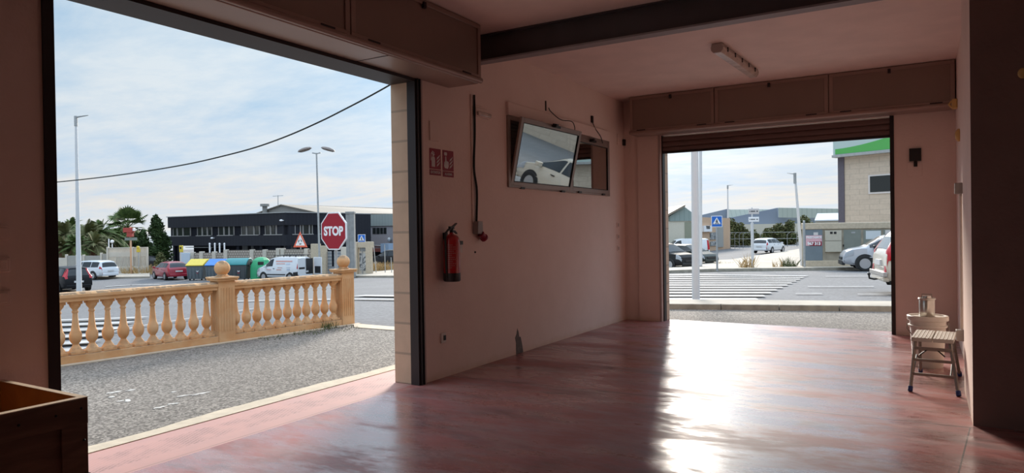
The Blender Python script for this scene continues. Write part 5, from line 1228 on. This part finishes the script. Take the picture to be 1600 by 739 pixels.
b = MB(); gw.rect(b, 559, 384.5, 567, 392.5, -.3, -.27); wbuild(b, 'notice', mat('notice_grey', (.25, .26, .27), .7), t, smooth=0)
# concrete post behind STOP
p = at(547, 434); t = thing('concrete_post', 'broad grey concrete post standing right behind the STOP sign', 'post', p); D = depth(p)
w = Wall(540, D, 553.5, D); b = MB(); w.box(b, w.u(540.5), w.u(546.5), p.z, w.z(547, 333.5), -.45, 0); w.box(b, w.u(546.5), w.u(553.5), p.z, w.z(547, 331.5), -.45, .03); o = b.build('shaft', M['concrete'], t, world=True, bevel=.02)
b = MB(); w.box(b, w.u(540), w.u(554), w.z(547, 334), w.z(547, 330.5), -.5, .06); b.build('cap', M['concrete'], t, world=True, bevel=.02)

# left boundary: screens and slatted gate
fl1 = Wall(60, 65, 166, 65)
t = thing('boundary_wall', 'low cream boundary wall with grey mesh screens below the palms', 'wall', fl1.P(fl1.L*.7, -2.3))
M['mesh_grey'] = mat('screen_grey', (.36, .35, .32), .85, var=.08)
for x0, x1, yt in ((60, 102, 402), (102, 118, 398.5), (120, 129, 398.5), (131, 143, 398.5), (143, 156, 398.5), (158, 168, 395.5)):
    b = MB(); fl1.rect(b, x0, yt+1, x1, 435, -.1, -.05); wbuild(b, 'screen', M['mesh_grey'] if x0 > 100 else M['fence_white'], t, smooth=0)
for x, yt in ((102.5, 397.5), (119, 398), (129.5, 398), (157, 395), (167, 394)):
    b = MB(); fl1.rect(b, x-1.3, yt, x+1.3, 436, -.2, .02); wbuild(b, 'pillar', M['fence_white'], t, bevel=.01)
b = MB(); fl1.rect(b, 60, 418, 168, 437, -.3, .1); wbuild(b, 'plinth', M['fence_white'], t, smooth=0)
sg = Wall(166, 64.5, 231, 65); t = thing('slatted_fence', 'tall pale slatted concrete fence behind the white SUV', 'fence', sg.P(sg.L/2, -2.3))
b = MB(); sg.rect(b, 168, 418.5, 229, 435, -.35, .05); wbuild(b, 'plinth', M['fence_white'], t, smooth=0)
zt0, zt1, zb0 = sg.z(198, 387), sg.z(198, 393.5), sg.z(198, 418.5)
for i in range(27):
    x = 168.8+i*2.27; b = MB(); u0 = sg.u(x); sg.box(b, u0-.045, u0+.045, zb0, zt0, -.15, -.03); wbuild(b, 'slat', M['fence_white'], t, smooth=0)
b = MB(); sg.rect(b, 168, 393.5, 229, 401, -.14, -.02); sg.rect(b, 168, 386.5, 229, 388, -.17, -.0); sg.rect(b, 168, 416, 229, 419, -.2, .02); wbuild(b, 'rail', M['fence_white'], t, smooth=0)
b = MB(); sg.rect(b, 180, 402, 213, 418, -.16, -.12); wbuild(b, 'backing', M['fence_white'], t, smooth=0)
for x in (167.5, 206.5, 217, 229): b = MB(); sg.rect(b, x-1.3, 386, x+1.3, 434, -.2, .08); wbuild(b, 'pillar', M['fence_white'], t, bevel=.01)

# yellow sign column, panels, flagpoles, small posts
def simple_post(name, label, cat, x, yb, yt, r, m_, D=None):
    p = at(x, yb) if D is None else away(x, yb, D); t = thing(name, label, cat, p); b = MB(); b.tube([(0, 0, 0), (0, 0, hgt(yt, x, p)-p.z)], r, 8); b.build('pole', M[m_], t, smooth=60); return t, p
fpg = 'row of white flagpoles'
for i, (x, l) in enumerate(((328, 'leftmost of four white flagpoles in front of the black building'), (336, 'second from left of four white flagpoles in front of the black building'), (343.5, 'third from left of four white flagpoles in front of the black building'), (351, 'rightmost of four white flagpoles in front of the black building'))):
    t, p = simple_post('flagpole', l, 'flagpole', x, 405, 382, .07, 'pure_white', D=66); b = MB(); b.sphere((0, 0, hgt(382, x, p)-p.z+.06), .09, 8); b.build('finial', M['pure_white'], t); b = MB(); b.tube([(0, 0, -2.0), (0, 0, 0)], .07, 8); b.build('base', M['pure_white'], t); t['group'] = fpg
w = Wall(276, 64, 290, 64); t = thing('sign_column', 'yellow topped sign column beside the left end of the black building', 'sign', w.P(.8, -2.2))
b = MB(); w.rect(b, 279.5, 383.5, 284.5, 394, -.2, .0); wbuild(b, 'yellow_board', M['lid_yellow'], t, bevel=.02); b = MB(); w.rect(b, 280, 394, 284, 430, -.18, -.02); wbuild(b, 'shaft', M['sign_white'], t, smooth=0); b = MB(); w.rect(b, 280.8, 386, 283, 389, 0, .02); wbuild(b, 'emblem', M['black'], t, smooth=0)
w = Wall(280, 62, 300, 62); t = thing('notice_board', 'pale blue white board standing behind the red hatchback', 'board', w.P(1, -2.2))
b = MB(); w.rect(b, 282.5, 395, 296, 412, -.1, .0); wbuild(b, 'panel', mat('pale_blue_board', (.50, .58, .66), .6), t, bevel=.02)
for x in (284, 294.5): b = MB(); w.rect(b, x-.4, 411, x+.4, 433, -.08, -.02); wbuild(b, 'leg', M['galv'], t, smooth=0)
# red and grey direction post, globe lamp, yellow sign
w = Wall(195, 63, 220, 63); t = thing('direction_post', 'cream pole carrying a red box sign and a grey board above the slatted fence', 'road sign', w.P(1, -2.2))
b = MB(); w.rect(b, 205.3, 354, 206.9, 433, .15, .3); wbuild(b, 'pole', mat('orange_cream_pole', (.60, .36, .22), .7), t, smooth=0)
b = MB(); w.rect(b, 197, 356, 211.5, 363, .0, .5); w.rect(b, 202, 362, 210, 370, .05, .45); wbuild(b, 'red_box', mat('faded_red_box', (.40, .06, .045), .6), t, bevel=.02); b = MB(); w.rect(b, 198.3, 371, 217, 375.5, .3, .36); wbuild(b, 'grey_board', mat('grey_green_board', (.22, .25, .22), .7), t, smooth=0); b = MB(); w.rect(b, 210, 356.5, 213, 361, .1, .45); wbuild(b, 'white_end', M['pure_white'], t, bevel=.02)
t, p = simple_post('globe_lamp', 'small white globe lamp on a thin post in front of the palms', 'lamp', 175.5, 392, 381, .05, 'pure_white', D=67); b = MB(); b.sphere((0, 0, hgt(377.5, 175, p)-p.z), .17, 12); b.build('globe', M['pure_white'], t, smooth=60); b = MB(); b.tube([(0, 0, -1.8), (0, 0, 0)], .05, 8); b.build('base', M['pure_white'], t)
t, p = simple_post('white_post', 'short white post left of the globe lamp', 'post', 170.3, 392, 373, .06, 'pure_white', D=67); b = MB(); b.tube([(0, 0, -1.8), (0, 0, 0)], .06, 8); b.build('base', M['pure_white'], t)
w = Wall(212, 63.5, 222, 63.5); t = thing('yellow_sign', 'yellow figure-like sign fixed at the top of the slatted fence', 'sign', w.P(.5, -2.1)); b = MB(); w.rect(b, 214, 388, 220, 394, .1, .16); c = w.p(216.8, 386.5)+w.n*.13; wbuild(b, 'board', M['lid_yellow'], t, bevel=.03); b = MB(); b.sphere(c, .14, 12, (1, 1, 1)); wbuild(b, 'round_top', M['lid_yellow'], t, smooth=50); b = MB(); w.rect(b, 216.3, 394, 217.5, 433, .08, .14); wbuild(b, 'post', M['galv'], t, smooth=0)

# --- right side
M['block_beige'] = m_blocks('beige_block_wall', (.60, .50, .40), (.56, .465, .37), (.48, .40, .32), .6, .3, msize=.015)
M['purple'] = mat('dark_purple_strip', (.115, .10, .125), .7, var=.1); M['sign_green'] = mat('fresh_green', (.09, .40, .09), .5); M['sign_pale'] = mat('pale_grey_green', (.45, .56, .54), .5)
rw = Wall(1305, 41, 1400, 38.2); ext = 34
t = thing('corner_building', 'beige block building with green sign band right of the far opening', 'building', rw.P(6, -1.2))
uA = rw.u(1320.5); z0 = rw.z(1350, 239.5)
b = MB(); rw.box(b, uA, uA+ext, -1.5, z0+.02, -9, 0); wbuild(b, 'wall', M['block_beige'], t, smooth=0)
b = MB(); rw.box(b, rw.u(1311), uA, -1.5, z0, -9, .06); wbuild(b, 'corner_strip', M['purple'], t, smooth=0)
zt = rw.z(1350, 205); b = MB(); rw.box(b, rw.u(1308), uA+ext, z0, zt, -9, .35); wbuild(b, 'sign_band', M['sign_pale'], t, smooth=0)
b = MB(); rw.box(b, rw.u(1308)-.05, uA+ext, z0-.12, z0+.02, -.1, .42); wbuild(b, 'gutter', M['galv'], t, smooth=0)
g = MB(); us = [rw.u(1311.5)+i*.5 for i in range(30)]; lo = z0+.06
tp = [lo+.42*0+.30+1.1*max(0, (i/11.0))**1.8 for i in range(30)]
for i in range(29):
    g.prism([rw.P(us[i], lo, .35), rw.P(us[i+1], lo, .35), rw.P(us[i+1], min(tp[i+1], zt-.05), .35), rw.P(us[i], min(tp[i], zt-.05), .35)], rw.n*.02)
wbuild(g, 'green_swoosh', M['sign_green'], t, smooth=0)
b = MB(); ua, ub = rw.u(1358), rw.u(1358)+2.1; za, zb2 = rw.z(1374, 302.5), rw.z(1374, 272.5); rw.box(b, ua, ub, za, zb2, 0, .04); f = wbuild(b, 'window', M['sign_white'], t, smooth=0); PW[f.name] = PW[t.name].copy()
b = MB(); rw.box(b, ua+.1, ub-.1, za+.1, zb2-.08, .04, .05); wbuild(b, 'pane', M['dark_glass'], f, smooth=0)
for k in (3.6, 7.2):
    b = MB(); rw.box(b, ua+k, ub+k, za, zb2, 0, .04); f = wbuild(b, 'window', M['sign_white'], t, smooth=0); PW[f.name] = PW[t.name].copy(); b = MB(); rw.box(b, ua+k+.1, ub+k-.1, za+.1, zb2-.08, .04, .05); wbuild(b, 'pane', M['dark_glass'], f, smooth=0)
# meter wall
D0 = depth(at(1256, 420))
mw = Wall(1253, D0+.25, 1400, D0-.35); t = thing('meter_wall', 'low weathered concrete wall with grey doors and meter cabinet behind the silver SUV', 'wall', mw.P(mw.L/2, -.6))
M['old_concrete'] = mat('old_concrete', (.40, .35, .27), .9, var=.35, scale=1.6, bump=.3)
ex = 26.0; um = mw.u(1256); b = MB(); mw.box(b, um, um+mw.L+ex, -.75, mw.z(1300, 358), -.35, 0); wbuild(b, 'wall', M['old_concrete'], t, smooth=0)
b = MB(); mw.box(b, um, um+mw.L+ex, mw.z(1300, 358), mw.z(1300, 348), -.5, .05); wbuild(b, 'coping', M['cream'], t, bevel=.03)
b = MB(); mw.box(b, um, um+mw.L+ex, -.75, mw.z(1300, 407), -.3, .06); wbuild(b, 'plinth', M['cream'], t, bevel=.02)
M['ribgate'] = m_bands('ribbed_gate_sheet', (.42, .42, .42), (.28, .28, .29), 2, .14, .4, .6); M['door_blue'] = mat('grey_blue_door', (.17, .21, .24), .6, var=.12, scale=2); M['door_green'] = mat('grey_green_door', (.22, .24, .21), .6, var=.12, scale=2); M['cab'] = mat('cream_cabinet', (.52, .48, .39), .6, var=.06)
def mrect(x0, y0, x1, y1, o0, o1, name, m_, par=t, **k):
    b = MB(); mw.rect(b, x0, y0, x1, y1, o0, o1); f = wbuild(b, name, m_, par, **k); PW[f.name] = PW[t.name].copy(); return f
dr = mrect(1257.5, 358.5, 1285, 407, 0, .02, 'blue_door', M['door_blue'], bevel=.01)
mrect(1271, 363, 1278, 367.5, .02, .03, 'white_label', M['sign_white'], dr)
ps = mrect(1258.8, 367.8, 1284, 384, .02, .03, 'poster', mat('pink_poster', (.70, .42, .46), .7), dr); mrect(1264.5, 377.3, 1283.5, 384, .03, .035, 'red_band', M['sign_red'], ps)
PI_ = PW[t.name].inverted(); right = mw.d if mw.d.dot(RT) > 0 else -mw.d
g = MB(); q = mw.p(1271.5, 371)+mw.n*.04; text_polys(g, 'PRESTAMOS', .15, PI_@frameM(q, right, (0, 0, 1)), .003, .006, sx=.92); g.build('lettering', M['pure_white'], ps, smooth=0)
g = MB(); q = mw.p(1271.5, 380.7)+mw.n*.045; text_polys(g, '967 313', .20, PI_@frameM(q, right, (0, 0, 1)), .003, .01, sx=.95); g.build('lettering', M['pure_white'], ps, smooth=0)
cbn = mrect(1288.5, 360, 1314, 376, 0, .10, 'meter_cabinet', M['cab'], bevel=.01); mrect(1288.5, 376.6, 1314, 393.5, 0, .10, 'meter_cabinet', M['cab'], bevel=.01)
for x in (1296, 1302): mrect(x, 362, x+4, 365.5, .10, .11, 'meter_window', M['black'], cbn)
d2 = mrect(1318, 359, 1345, 406, 0, .02, 'green_door', M['door_green'], bevel=.01); mrect(1330, 362, 1336, 364.5, .02, .03, 'vent', M['galv'], d2); mrect(1316.8, 382, 1318.2, 385, .0, .05, 'handle', M['black'], d2)
d3 = mrect(1349, 359, 1377, 406, 0, .02, 'green_door', M['door_green'], bevel=.01); mrect(1352.5, 360.5, 1376, 373.5, .02, .03, 'white_board', mat('pale_board', (.62, .66, .68), .6), d3)
for k in range(5):
    b = MB(); mw.box(b, um+6.8+k*4.0, um+10.5+k*4.0, -.4, 2.2, .0, .08); wbuild(b, 'ribbed_gate', M['ribgate'], t, smooth=0)
d4 = mrect(1380, 359, 1408, 406, 0, .02, 'green_door', M['door_green'], bevel=.01); mrect(1383, 359.5, 1392, 373, .02, .03, 'white_notice', M['sign_white'], d4)

# warehouses in the distance on the right
M['bluegrey'] = mat('blue_grey_sheet', (.22, .26, .33), .7, var=.06, scale=.3); M['palegreen'] = m_bands('pale_green_cladding', (.42, .46, .40), (.36, .40, .35), 3, .9, .2, .7); M['greengable'] = m_bands('green_gable_cladding', (.25, .31, .29), (.21, .27, .25), 3, .6, .2, .7); M['whitewall'] = mat('pale_low_wall', (.60, .56, .46), .8, var=.05)
M['salmon'] = mat('salmon_render', (.60, .40, .26), .85, var=.08)
w = Wall(1030, 64, 1092, 64); t = thing('warehouse', 'green gabled warehouse with pale walls behind the parked cars of the far opening', 'building', w.P(w.L/2, -1.8))
ze = w.z(1060, 345.5); b = MB(); w.box(b, w.u(1020), w.u(1093), -2, ze, -12, 0); wbuild(b, 'wall', M['whitewall'], t, smooth=0)
b = MB(); ua, um_, ub = w.u(1046), w.u(1069.5), w.u(1093); za = w.z(1070, 323); b.prism([w.P(w.u(1046.5), ze, .1), w.P(ub, ze, .1), w.P(ub, w.z(1090, 341), .1), w.P(um_, za, .1), w.P(ua, w.z(1047, 338), .1)], -w.n*12); wbuild(b, 'gable', M['greengable'], t, smooth=0)
b = MB(); b.prism([w.P(ua-.4, w.z(1047, 338)-.1, .4), w.P(um_, za, .4), w.P(um_, za+.18, .4), w.P(ua-.4, w.z(1047, 338)+.1, .4)], -w.n*13); wbuild(b, 'roof', M['beige_roof'], t, smooth=0)
b = MB(); w.rect(b, 1070, 347, 1092, 388, .0, .05); wbuild(b, 'sliding_door', mat('olive_door', (.26, .27, .20), .7), t, smooth=0)
w = Wall(1085, 130, 1330, 120); t = thing('warehouse', 'long blue grey double gabled warehouse on the horizon beyond the far street', 'building', w.P(w.L/2, -1.8))
zlo = w.z(1200, 350); P_ = lambda x, y, o=0: w.P(w.u(x), w.z(x, y), o)
b = MB(); b.prism([w.P(w.u(1088), zlo), w.P(w.u(1145), zlo), P_(1145, 328), P_(1136, 326.5), P_(1088, 338)], -w.n*30); wbuild(b, 'gable', M['bluegrey'], t, smooth=0)
b = MB(); b.prism([w.P(w.u(1138), zlo, 2), w.P(w.u(1322), zlo, 2), P_(1322, 340, 2), P_(1216, 340, 2), P_(1216, 325, 2), P_(1138, 341.5, 2)], -w.n*25); wbuild(b, 'gable', M['bluegrey'], t, smooth=0)
b = MB(); b.prism([P_(1137, 327.5, .0), P_(1206, 327.2, -22), P_(1206, 331, -6), P_(1137, 340, .4)], (0, 0, -.3)); b.prism([P_(1137, 340, 1), P_(1170, 339, 1), P_(1218, 328, 1), P_(1200, 327.2, .5), P_(1137, 327.5, .5)], -w.n*.3); wbuild(b, 'side_cladding', M['palegreen'], t, smooth=0)
b = MB(); b.prism([P_(1217, 325.2, 3), P_(1322, 327, 3), P_(1322, 341, 3), P_(1217, 340, 3)], -w.n*.5); wbuild(b, 'side_cladding', M['palegreen'], t, smooth=0)
b = MB(); w.box(b, w.u(1085), w.u(1330), -2.2, zlo, -20, 3.5); wbuild(b, 'low_wall', M['whitewall'], t, smooth=0)
w = Wall(1272, 100, 1330, 98); t = thing('warehouse', 'pale flat roofed shed between the leaning lamp and the corner building', 'building', w.P(w.L/2, -1.8)); b = MB(); w.box(b, w.u(1274), w.u(1330), -2, w.z(1300, 345), -10, 0); wbuild(b, 'wall', M['whitewall'], t, smooth=0)
b = MB(); b.prism([w.P(w.u(1273), w.z(1300, 345), .3), w.P(w.u(1330), w.z(1300, 345), .3), w.P(w.u(1330), w.z(1300, 334), -3), w.P(w.u(1277), w.z(1300, 334), -3)], (0, 0, .15)); wbuild(b, 'roof', mat('pale_roof', (.62, .64, .66), .6), t, smooth=0)
w = Wall(1088, 82, 1142, 96); t = thing('roadside_building', 'salmon orange building with sign board and mural beside the far street', 'building', w.P(w.L/2, -1.8)); zz = w.z(1100, 339)
b = MB(); w.box(b, w.u(1085), w.u(1141), -2, w.z(1115, 340), -8, 0); wbuild(b, 'wall', M['salmon'], t, smooth=0)
b = MB(); w.rect(b, 1096.5, 352.5, 1109, 362, .0, .3); wbuild(b, 'sign_board', M['pure_white'], t, smooth=0)
g = MB(); q = w.p(1102.5, 355.5)+w.n*.32; text_polys(g, 'TOROS', .5, PW[t.name].inverted()@frameM(q, w.d if w.d.dot(RT) > 0 else -w.d, (0, 0, 1)), .01, .02); g.build('lettering', M['black'], t, smooth=0)
b = MB(); w.rect(b, 1109, 363, 1120, 374, .0, .1); w.rect(b, 1109, 377, 1120, 384, .0, .1); wbuild(b, 'mural', m_graffiti(), t, smooth=0); b = MB(); w.rect(b, 1120.5, 352, 1129, 386, .0, .12); wbuild(b, 'grey_panel', M['mesh_grey'], t, smooth=0)

# chain link posts along the far street
fpw = Wall(1138, 94, 1252, 90)
t = thing('wire_fence', 'wire mesh fence with crank-topped posts in front of the bushes on the far street', 'fence', fpw.P(fpw.L/2, -1.9))
for x in (1141, 1148, 1155, 1161, 1188, 1230, 1245):
    b = MB(); q = fpw.P(fpw.u(x), 0); z1 = fpw.z(x, 363); b.tube([(q.x, q.y, -1.9), (q.x, q.y, z1-.3), (q.x+.3, q.y+.15, z1)], .035, 6); wbuild(b, 'post', M['concrete'], t)
for y in (363, 373, 384): b = MB(); z1 = fpw.z(1190, y); a_, c_ = fpw.P(fpw.u(1140), z1), fpw.P(fpw.u(1255), z1); b.tube([a_, c_], .025, 5); wbuild(b, 'wire', M['galv'], t)
b = MB(); a_, c_ = fpw.P(fpw.u(1140), -1.9, -.1), fpw.P(fpw.u(1255), -1.9, -.1); b.prism([a_, c_, c_-fpw.n*.2, a_-fpw.n*.2], (0, 0, .35)); wbuild(b, 'kerb', M['concrete'], t)

# ------------------------------------------------------------------ plants
def leafmat(n, c, c2): return mat(n, c, .7, scale=2.5, col2=c2, spec=.2)
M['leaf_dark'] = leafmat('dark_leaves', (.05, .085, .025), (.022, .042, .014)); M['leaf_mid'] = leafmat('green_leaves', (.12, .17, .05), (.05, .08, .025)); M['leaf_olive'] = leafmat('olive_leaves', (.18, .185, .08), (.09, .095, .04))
M['bark'] = mat('palm_bark', (.16, .085, .045), .9, var=.4, scale=4); M['dry'] = mat('dry_grass', (.50, .34, .15), .9, var=.3, scale=4); M['weed'] = mat('weed_green', (.11, .14, .045), .8, var=.4, scale=8)
def leaves(mb, c, rad, n, size, rnd, shell=.35):
    for _ in range(n):
        while True:
            v = Vector((rnd.uniform(-1, 1), rnd.uniform(-1, 1), rnd.uniform(-1, 1)))
            if shell < v.length < 1: break
        p = Vector(c)+Vector((v.x*rad[0], v.y*rad[1], v.z*rad[2])); a = Vector((rnd.gauss(0, 1), rnd.gauss(0, 1), rnd.gauss(0, .6))).normalized(); b = a.cross(Vector((rnd.gauss(0, 1), rnd.gauss(0, 1), rnd.gauss(0, 1)))).normalized()
        s = size*rnd.uniform(.6, 1.3); mb.add([p-a*s, p+b*s*.45, p+a*s, p-b*s*.45], [(0, 1, 2, 3)])
def palm(label, p, H, crown, fan, seed, nfr=26, tr=.28, droop=1.0, mt='leaf_mid'):
    rnd = random.Random(seed); t = thing('palm_tree', label, 'palm', p)
    b = MB(); pts = [(0, 0, 0)]; rs = [tr*1.15]
    for i in range(1, 13): pts.append((.06*math.sin(i*.5), 0, H*i/12)); rs.append(tr*(1+.12*(i % 2)))
    b.tube(pts, rs, 12); b.build('trunk', M['bark'], t, smooth=0)
    c = Vector((0, 0, H)); f = MB()
    for i in range(nfr):
        a = rnd.uniform(0, 2*PI); el = math.radians(rnd.uniform(-50 if fan else -35, 85)); d = Vector((math.cos(a)*math.cos(el), math.sin(a)*math.cos(el), math.sin(el)))
        L = crown*rnd.uniform(.75, 1.05)
        if fan:
            stem = c+d*L*.5; sd = d.cross(Vector((0, 0, 1))).normalized(); up = sd.cross(d).normalized(); f.tube([c, stem], .03, 4)
            for k in range(15):
                q = (k/14-.5)*math.radians(170); v = (d*math.cos(q)+sd*math.sin(q)).normalized(); e = stem+v*L*.42+Vector((0, 0, -.12*L*abs(math.sin(q)))); wv = v.cross(up).normalized()*.10
                m_ = stem+v*L*.28; f.add([stem, m_+wv, e, m_-wv], [(0, 1, 2, 3)])
        else:
            pts = [c+d*L*s+Vector((0, 0, -droop*L*.5*s*s*(1-.3*d.z))) for s in (0, .2, .4, .6, .8, 1)]; f.tube(pts, [.05, .04, .03, .025, .02, .01], 4)
            for j in range(1, 26):
                s = j/26*5; k = min(int(s), 4); q = pts[k].lerp(pts[k+1], s-k); tg = (pts[k+1]-pts[k]).normalized(); sd = tg.cross(Vector((0, 0, 1))).normalized()
                ll = .55*L*.42*math.sin(PI*min(1, .15+j/28))
                for sgn in (1, -1): e = q+(sd*sgn*.8+tg*.6).normalized()*ll+Vector((0, 0, -.25*ll)); wv = tg*.045; f.add([q-wv, q+wv, e], [(0, 1, 2)])
    f.build('fronds', M[mt], t, smooth=0)
    dd = MB(); rnd2 = random.Random(seed+1)
    for i in range(14):
        a = rnd2.uniform(0, 2*PI); v = Vector((math.cos(a), math.sin(a), 0)); q = c+v*tr; e = q+v*.35*crown*.5+Vector((0, 0, -crown*.45)); s_ = v.cross(Vector((0, 0, 1)))*.12; dd.add([q, q+s_+(e-q)*.5, e, q-s_+(e-q)*.5], [(0, 1, 2, 3)])
    dd.build('dead_fronds', M['bark'], t, smooth=0)
    return t
def gp(x, D): D = D+8; q = away(x, 400, D); return Vector((q.x, q.y, ground(q.x, q.y)-.05))
p = gp(200, 78); palm('tall fan palm with spiky crown behind the slatted fence', p, hgt(355, 204, p)-p.z, 3.2, True, 3, 46, tr=.5, mt='leaf_mid')
for i, (x, D, yc, r, lab) in enumerate(((104, 66, 366, 2.6, 'dark feathery palm nearest the left jamb'), (113, 74, 354, 1.9, 'distant small palm with pale tips poking above the others at left'), (136, 66, 368, 3.0, 'broad feathery palm just right of the pale lamp pole'), (157, 69, 364, 2.9, 'feathery palm left of the fan palm'), (88, 70, 364, 2.6, 'feathery palm half hidden by the left jamb'), (182, 72, 371, 2.3, 'low feathery palm in front of the fan palm trunk'), (147, 62, 382, 2.4, 'low bushy palm above the low boundary wall'), (118, 60, 384, 2.2, 'low bushy palm behind the pale lamp pole'), (98, 60, 386, 2.0, 'low bushy palm at the left above the boundary wall'))):
    p = gp(x, D); palm(lab, p, hgt(yc, x, p)-p.z, r, False, 10+i, 46, droop=1.1, mt='leaf_mid' if i % 2 else 'leaf_olive')
def tree(label, x, D, yt, yb, wpx, seed, mt, n=3200, name='tree', cat='tree', leaf=.16, blobs=9, taper=.75):
    p = gp(x, D); t = thing(name, label, cat, p); rnd = random.Random(seed); s = D/F_; H = hgt(yt, x, p)-p.z; hb = max(.0, hgt(yb, x, p)-p.z); R = wpx*s/2; f = MB(); core = MB()
    for i in range(blobs):
        fz = (i+.5)/blobs; zz = hb+(H-hb)*fz*.9; ww = R*(1-taper*fz**2)*.75; a = rnd.uniform(0, 2*PI); c = Vector((math.cos(a)*ww*.55, math.sin(a)*ww*.55, zz)); rr = (ww*.75+.2, ww*.75+.2, (H-hb)/blobs*1.6+.25)
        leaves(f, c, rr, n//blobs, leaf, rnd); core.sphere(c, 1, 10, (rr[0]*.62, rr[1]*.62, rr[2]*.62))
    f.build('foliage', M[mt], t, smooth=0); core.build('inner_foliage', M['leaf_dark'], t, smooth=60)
    b = MB(); b.tube([(0, 0, 0), (.05, 0, H*.4), (0, .05, H*.7)], [.18, .13, .06], 8); b.build('trunk', M['bark'], t)
    return t
tree('dense dark pointed tree between the fan palm and the black building', 247, 66, 340, 402, 44, 21, 'leaf_dark', 5200)
tree('dark shrub filling the space below the fan palm', 226, 68, 362, 402, 30, 22, 'leaf_dark', 2200, name='shrub', cat='shrub')
tree('dark green hedge mass behind the left boundary wall', 130, 72, 355, 408, 100, 23, 'leaf_mid', 9000, name='shrub', cat='shrub', blobs=18, taper=.2)
tree('dark hedge behind the boundary wall at the left jamb', 94, 72, 356, 408, 60, 24, 'leaf_mid', 4500, name='shrub', cat='shrub', blobs=12, taper=.3)
tree('dark hedge behind the globe lamp', 178, 73, 360, 408, 50, 25, 'leaf_mid', 4500, name='shrub', cat='shrub', blobs=12, taper=.3)
tree('dark hedge behind the fan palm trunk', 204, 82, 362, 408, 46, 27, 'leaf_dark', 3500, name='shrub', cat='shrub', blobs=10, taper=.3)
tree('grey green shrub by the gap beside the dark parked car', 252, 60, 398, 418, 22, 26, 'leaf_olive', 900, name='shrub', cat='shrub')
for i, (x, yt, wp, l) in enumerate(((1147, 346, 22, 'olive bush left end of the far street hedge beside the thin lamp'), (1160, 352, 22, 'low olive bush second from the left in the far street hedge'), (1178, 362, 22, 'lowest olive bush in the middle of the far street hedge, behind the direction sign'), (1196, 360, 26, 'olive bush above the white estate car'), (1216, 352, 30, 'tall olive bush right of the white estate car'), (1236, 347, 30, 'tall olive bush beside the leaning lamp'), (1262, 341, 30, 'olive tree top above the left end of the meter wall'))):
    tree(l, x, 97 if x < 1260 else 78, yt, 386, wp, 40+i, 'leaf_olive', 1900, name='bush', cat='bush', leaf=.22, blobs=7, taper=.3)
def tuft(name, label, cat, x, y, n, h, sp, mt, seed, group=None, z=None):
    p = at(x, y) if z is None else Vector(z); rnd = random.Random(seed); f = MB()
    for _ in range(n):
        a = rnd.uniform(0, 2*PI); r = sp*math.sqrt(rnd.random()); q = p+Vector((math.cos(a)*r, math.sin(a)*r, 0)); l = h*rnd.uniform(.4, 1.1); dx = Vector((rnd.gauss(0, .4), rnd.gauss(0, .4), 1)).normalized(); s_ = Vector((rnd.gauss(0, 1), rnd.gauss(0, 1), 0)).normalized()*max(.004, h*.02)
        f.add([q-s_, q+s_, q+s_*.6+dx*l*.6, q+dx*l+Vector((rnd.gauss(0, .1)*l, rnd.gauss(0, .1)*l, -.1*l)), q-s_*.6+dx*l*.6], [(0, 1, 2, 3, 4)])
    return tag(f.build(name, M[mt], smooth=0), label, cat, group)
tuft('weed_tuft', 'spiky green weed tuft at the foot of the end post', 'weed', 513, 513, 90, .16, .13, 'weed', 1)
tuft('weed_tuft', 'flat spreading weeds left of the spiky tuft along the balustrade footing', 'weed', 480, 520, 110, .07, .30, 'weed', 2)
tuft('weed_tuft', 'small weed patch at the footing near the centre post', 'weed', 428, 528, 60, .05, .22, 'weed', 3)
tuft('weed_tuft', 'sparse flat weeds right of the spiky tuft by the cream strip', 'weed', 535, 514, 70, .05, .3, 'weed', 4)
for i, (x, y, h, sp, mt, l) in enumerate(((600, 423, 1.0, 2.2, 'dry', 'tall dry yellow grass by the wall corner in front of the dark car'), (582, 425, 1.0, 1.2, 'dry', 'dry yellow grass beside the right pillar of the gateway'))):
    tag(tuft('dry_grass', l, 'grass', x, y, 900, h, sp, mt, 60+i), kind='stuff')
tag(tuft('dry_grass', 'dry yellow grass behind the red hatchback', 'grass', 238, 427, 900, 1.0, 2.6, 'dry', 66), kind='stuff')
tuft('weed_tuft', 'yellow green spiky plant on the pavement left of the meter wall', 'weed', 1233, 419.5, 160, .7, .38, 'weed', 70)
tuft('weed_tuft', 'tall pale dry stalks on the pavement left of the direction sign', 'weed', 1168, 421, 70, .95, .45, 'dry', 71)
tuft('weed_tuft', 'thin dry stalks on the pavement right of the direction sign', 'weed', 1216, 420, 30, .7, .3, 'dry', 72)
tuft('weed_tuft', 'low dry tuft beside the blue crossing sign post', 'weed', 1128, 414, 60, .35, .7, 'dry', 73)
for x, y, l in ((1115, 477, 'small green weed growing in the kerb left of centre'), (1274, 479, 'green weed clump growing in the kerb below the lane lines'), (1382, 484, 'green weeds in the kerb at the right jamb of the far opening'), (1062, 480, 'sparse weeds in the kerb at the left end of the far opening')):
    tuft('weed_tuft', l, 'weed', x, y-3, 50, .07, .12, 'weed', x)
# thin fence rods by the dry grass
t = thing('wire_fence', 'rusty leaning fence rods standing in the dry grass near the wall corner', 'fence', at(590, 428))
for x, x2, yt in ((583, 579, 388), (588, 584, 384), (602, 601, 382), (612, 611, 402)):
    p = at(x, 428); D = depth(p); e = away(x2, yt, D); b = MB(); b.tube([p, e], .035, 6); wbuild(b, 'rod', M['galv'], t)
bpy.context.view_layer.update()
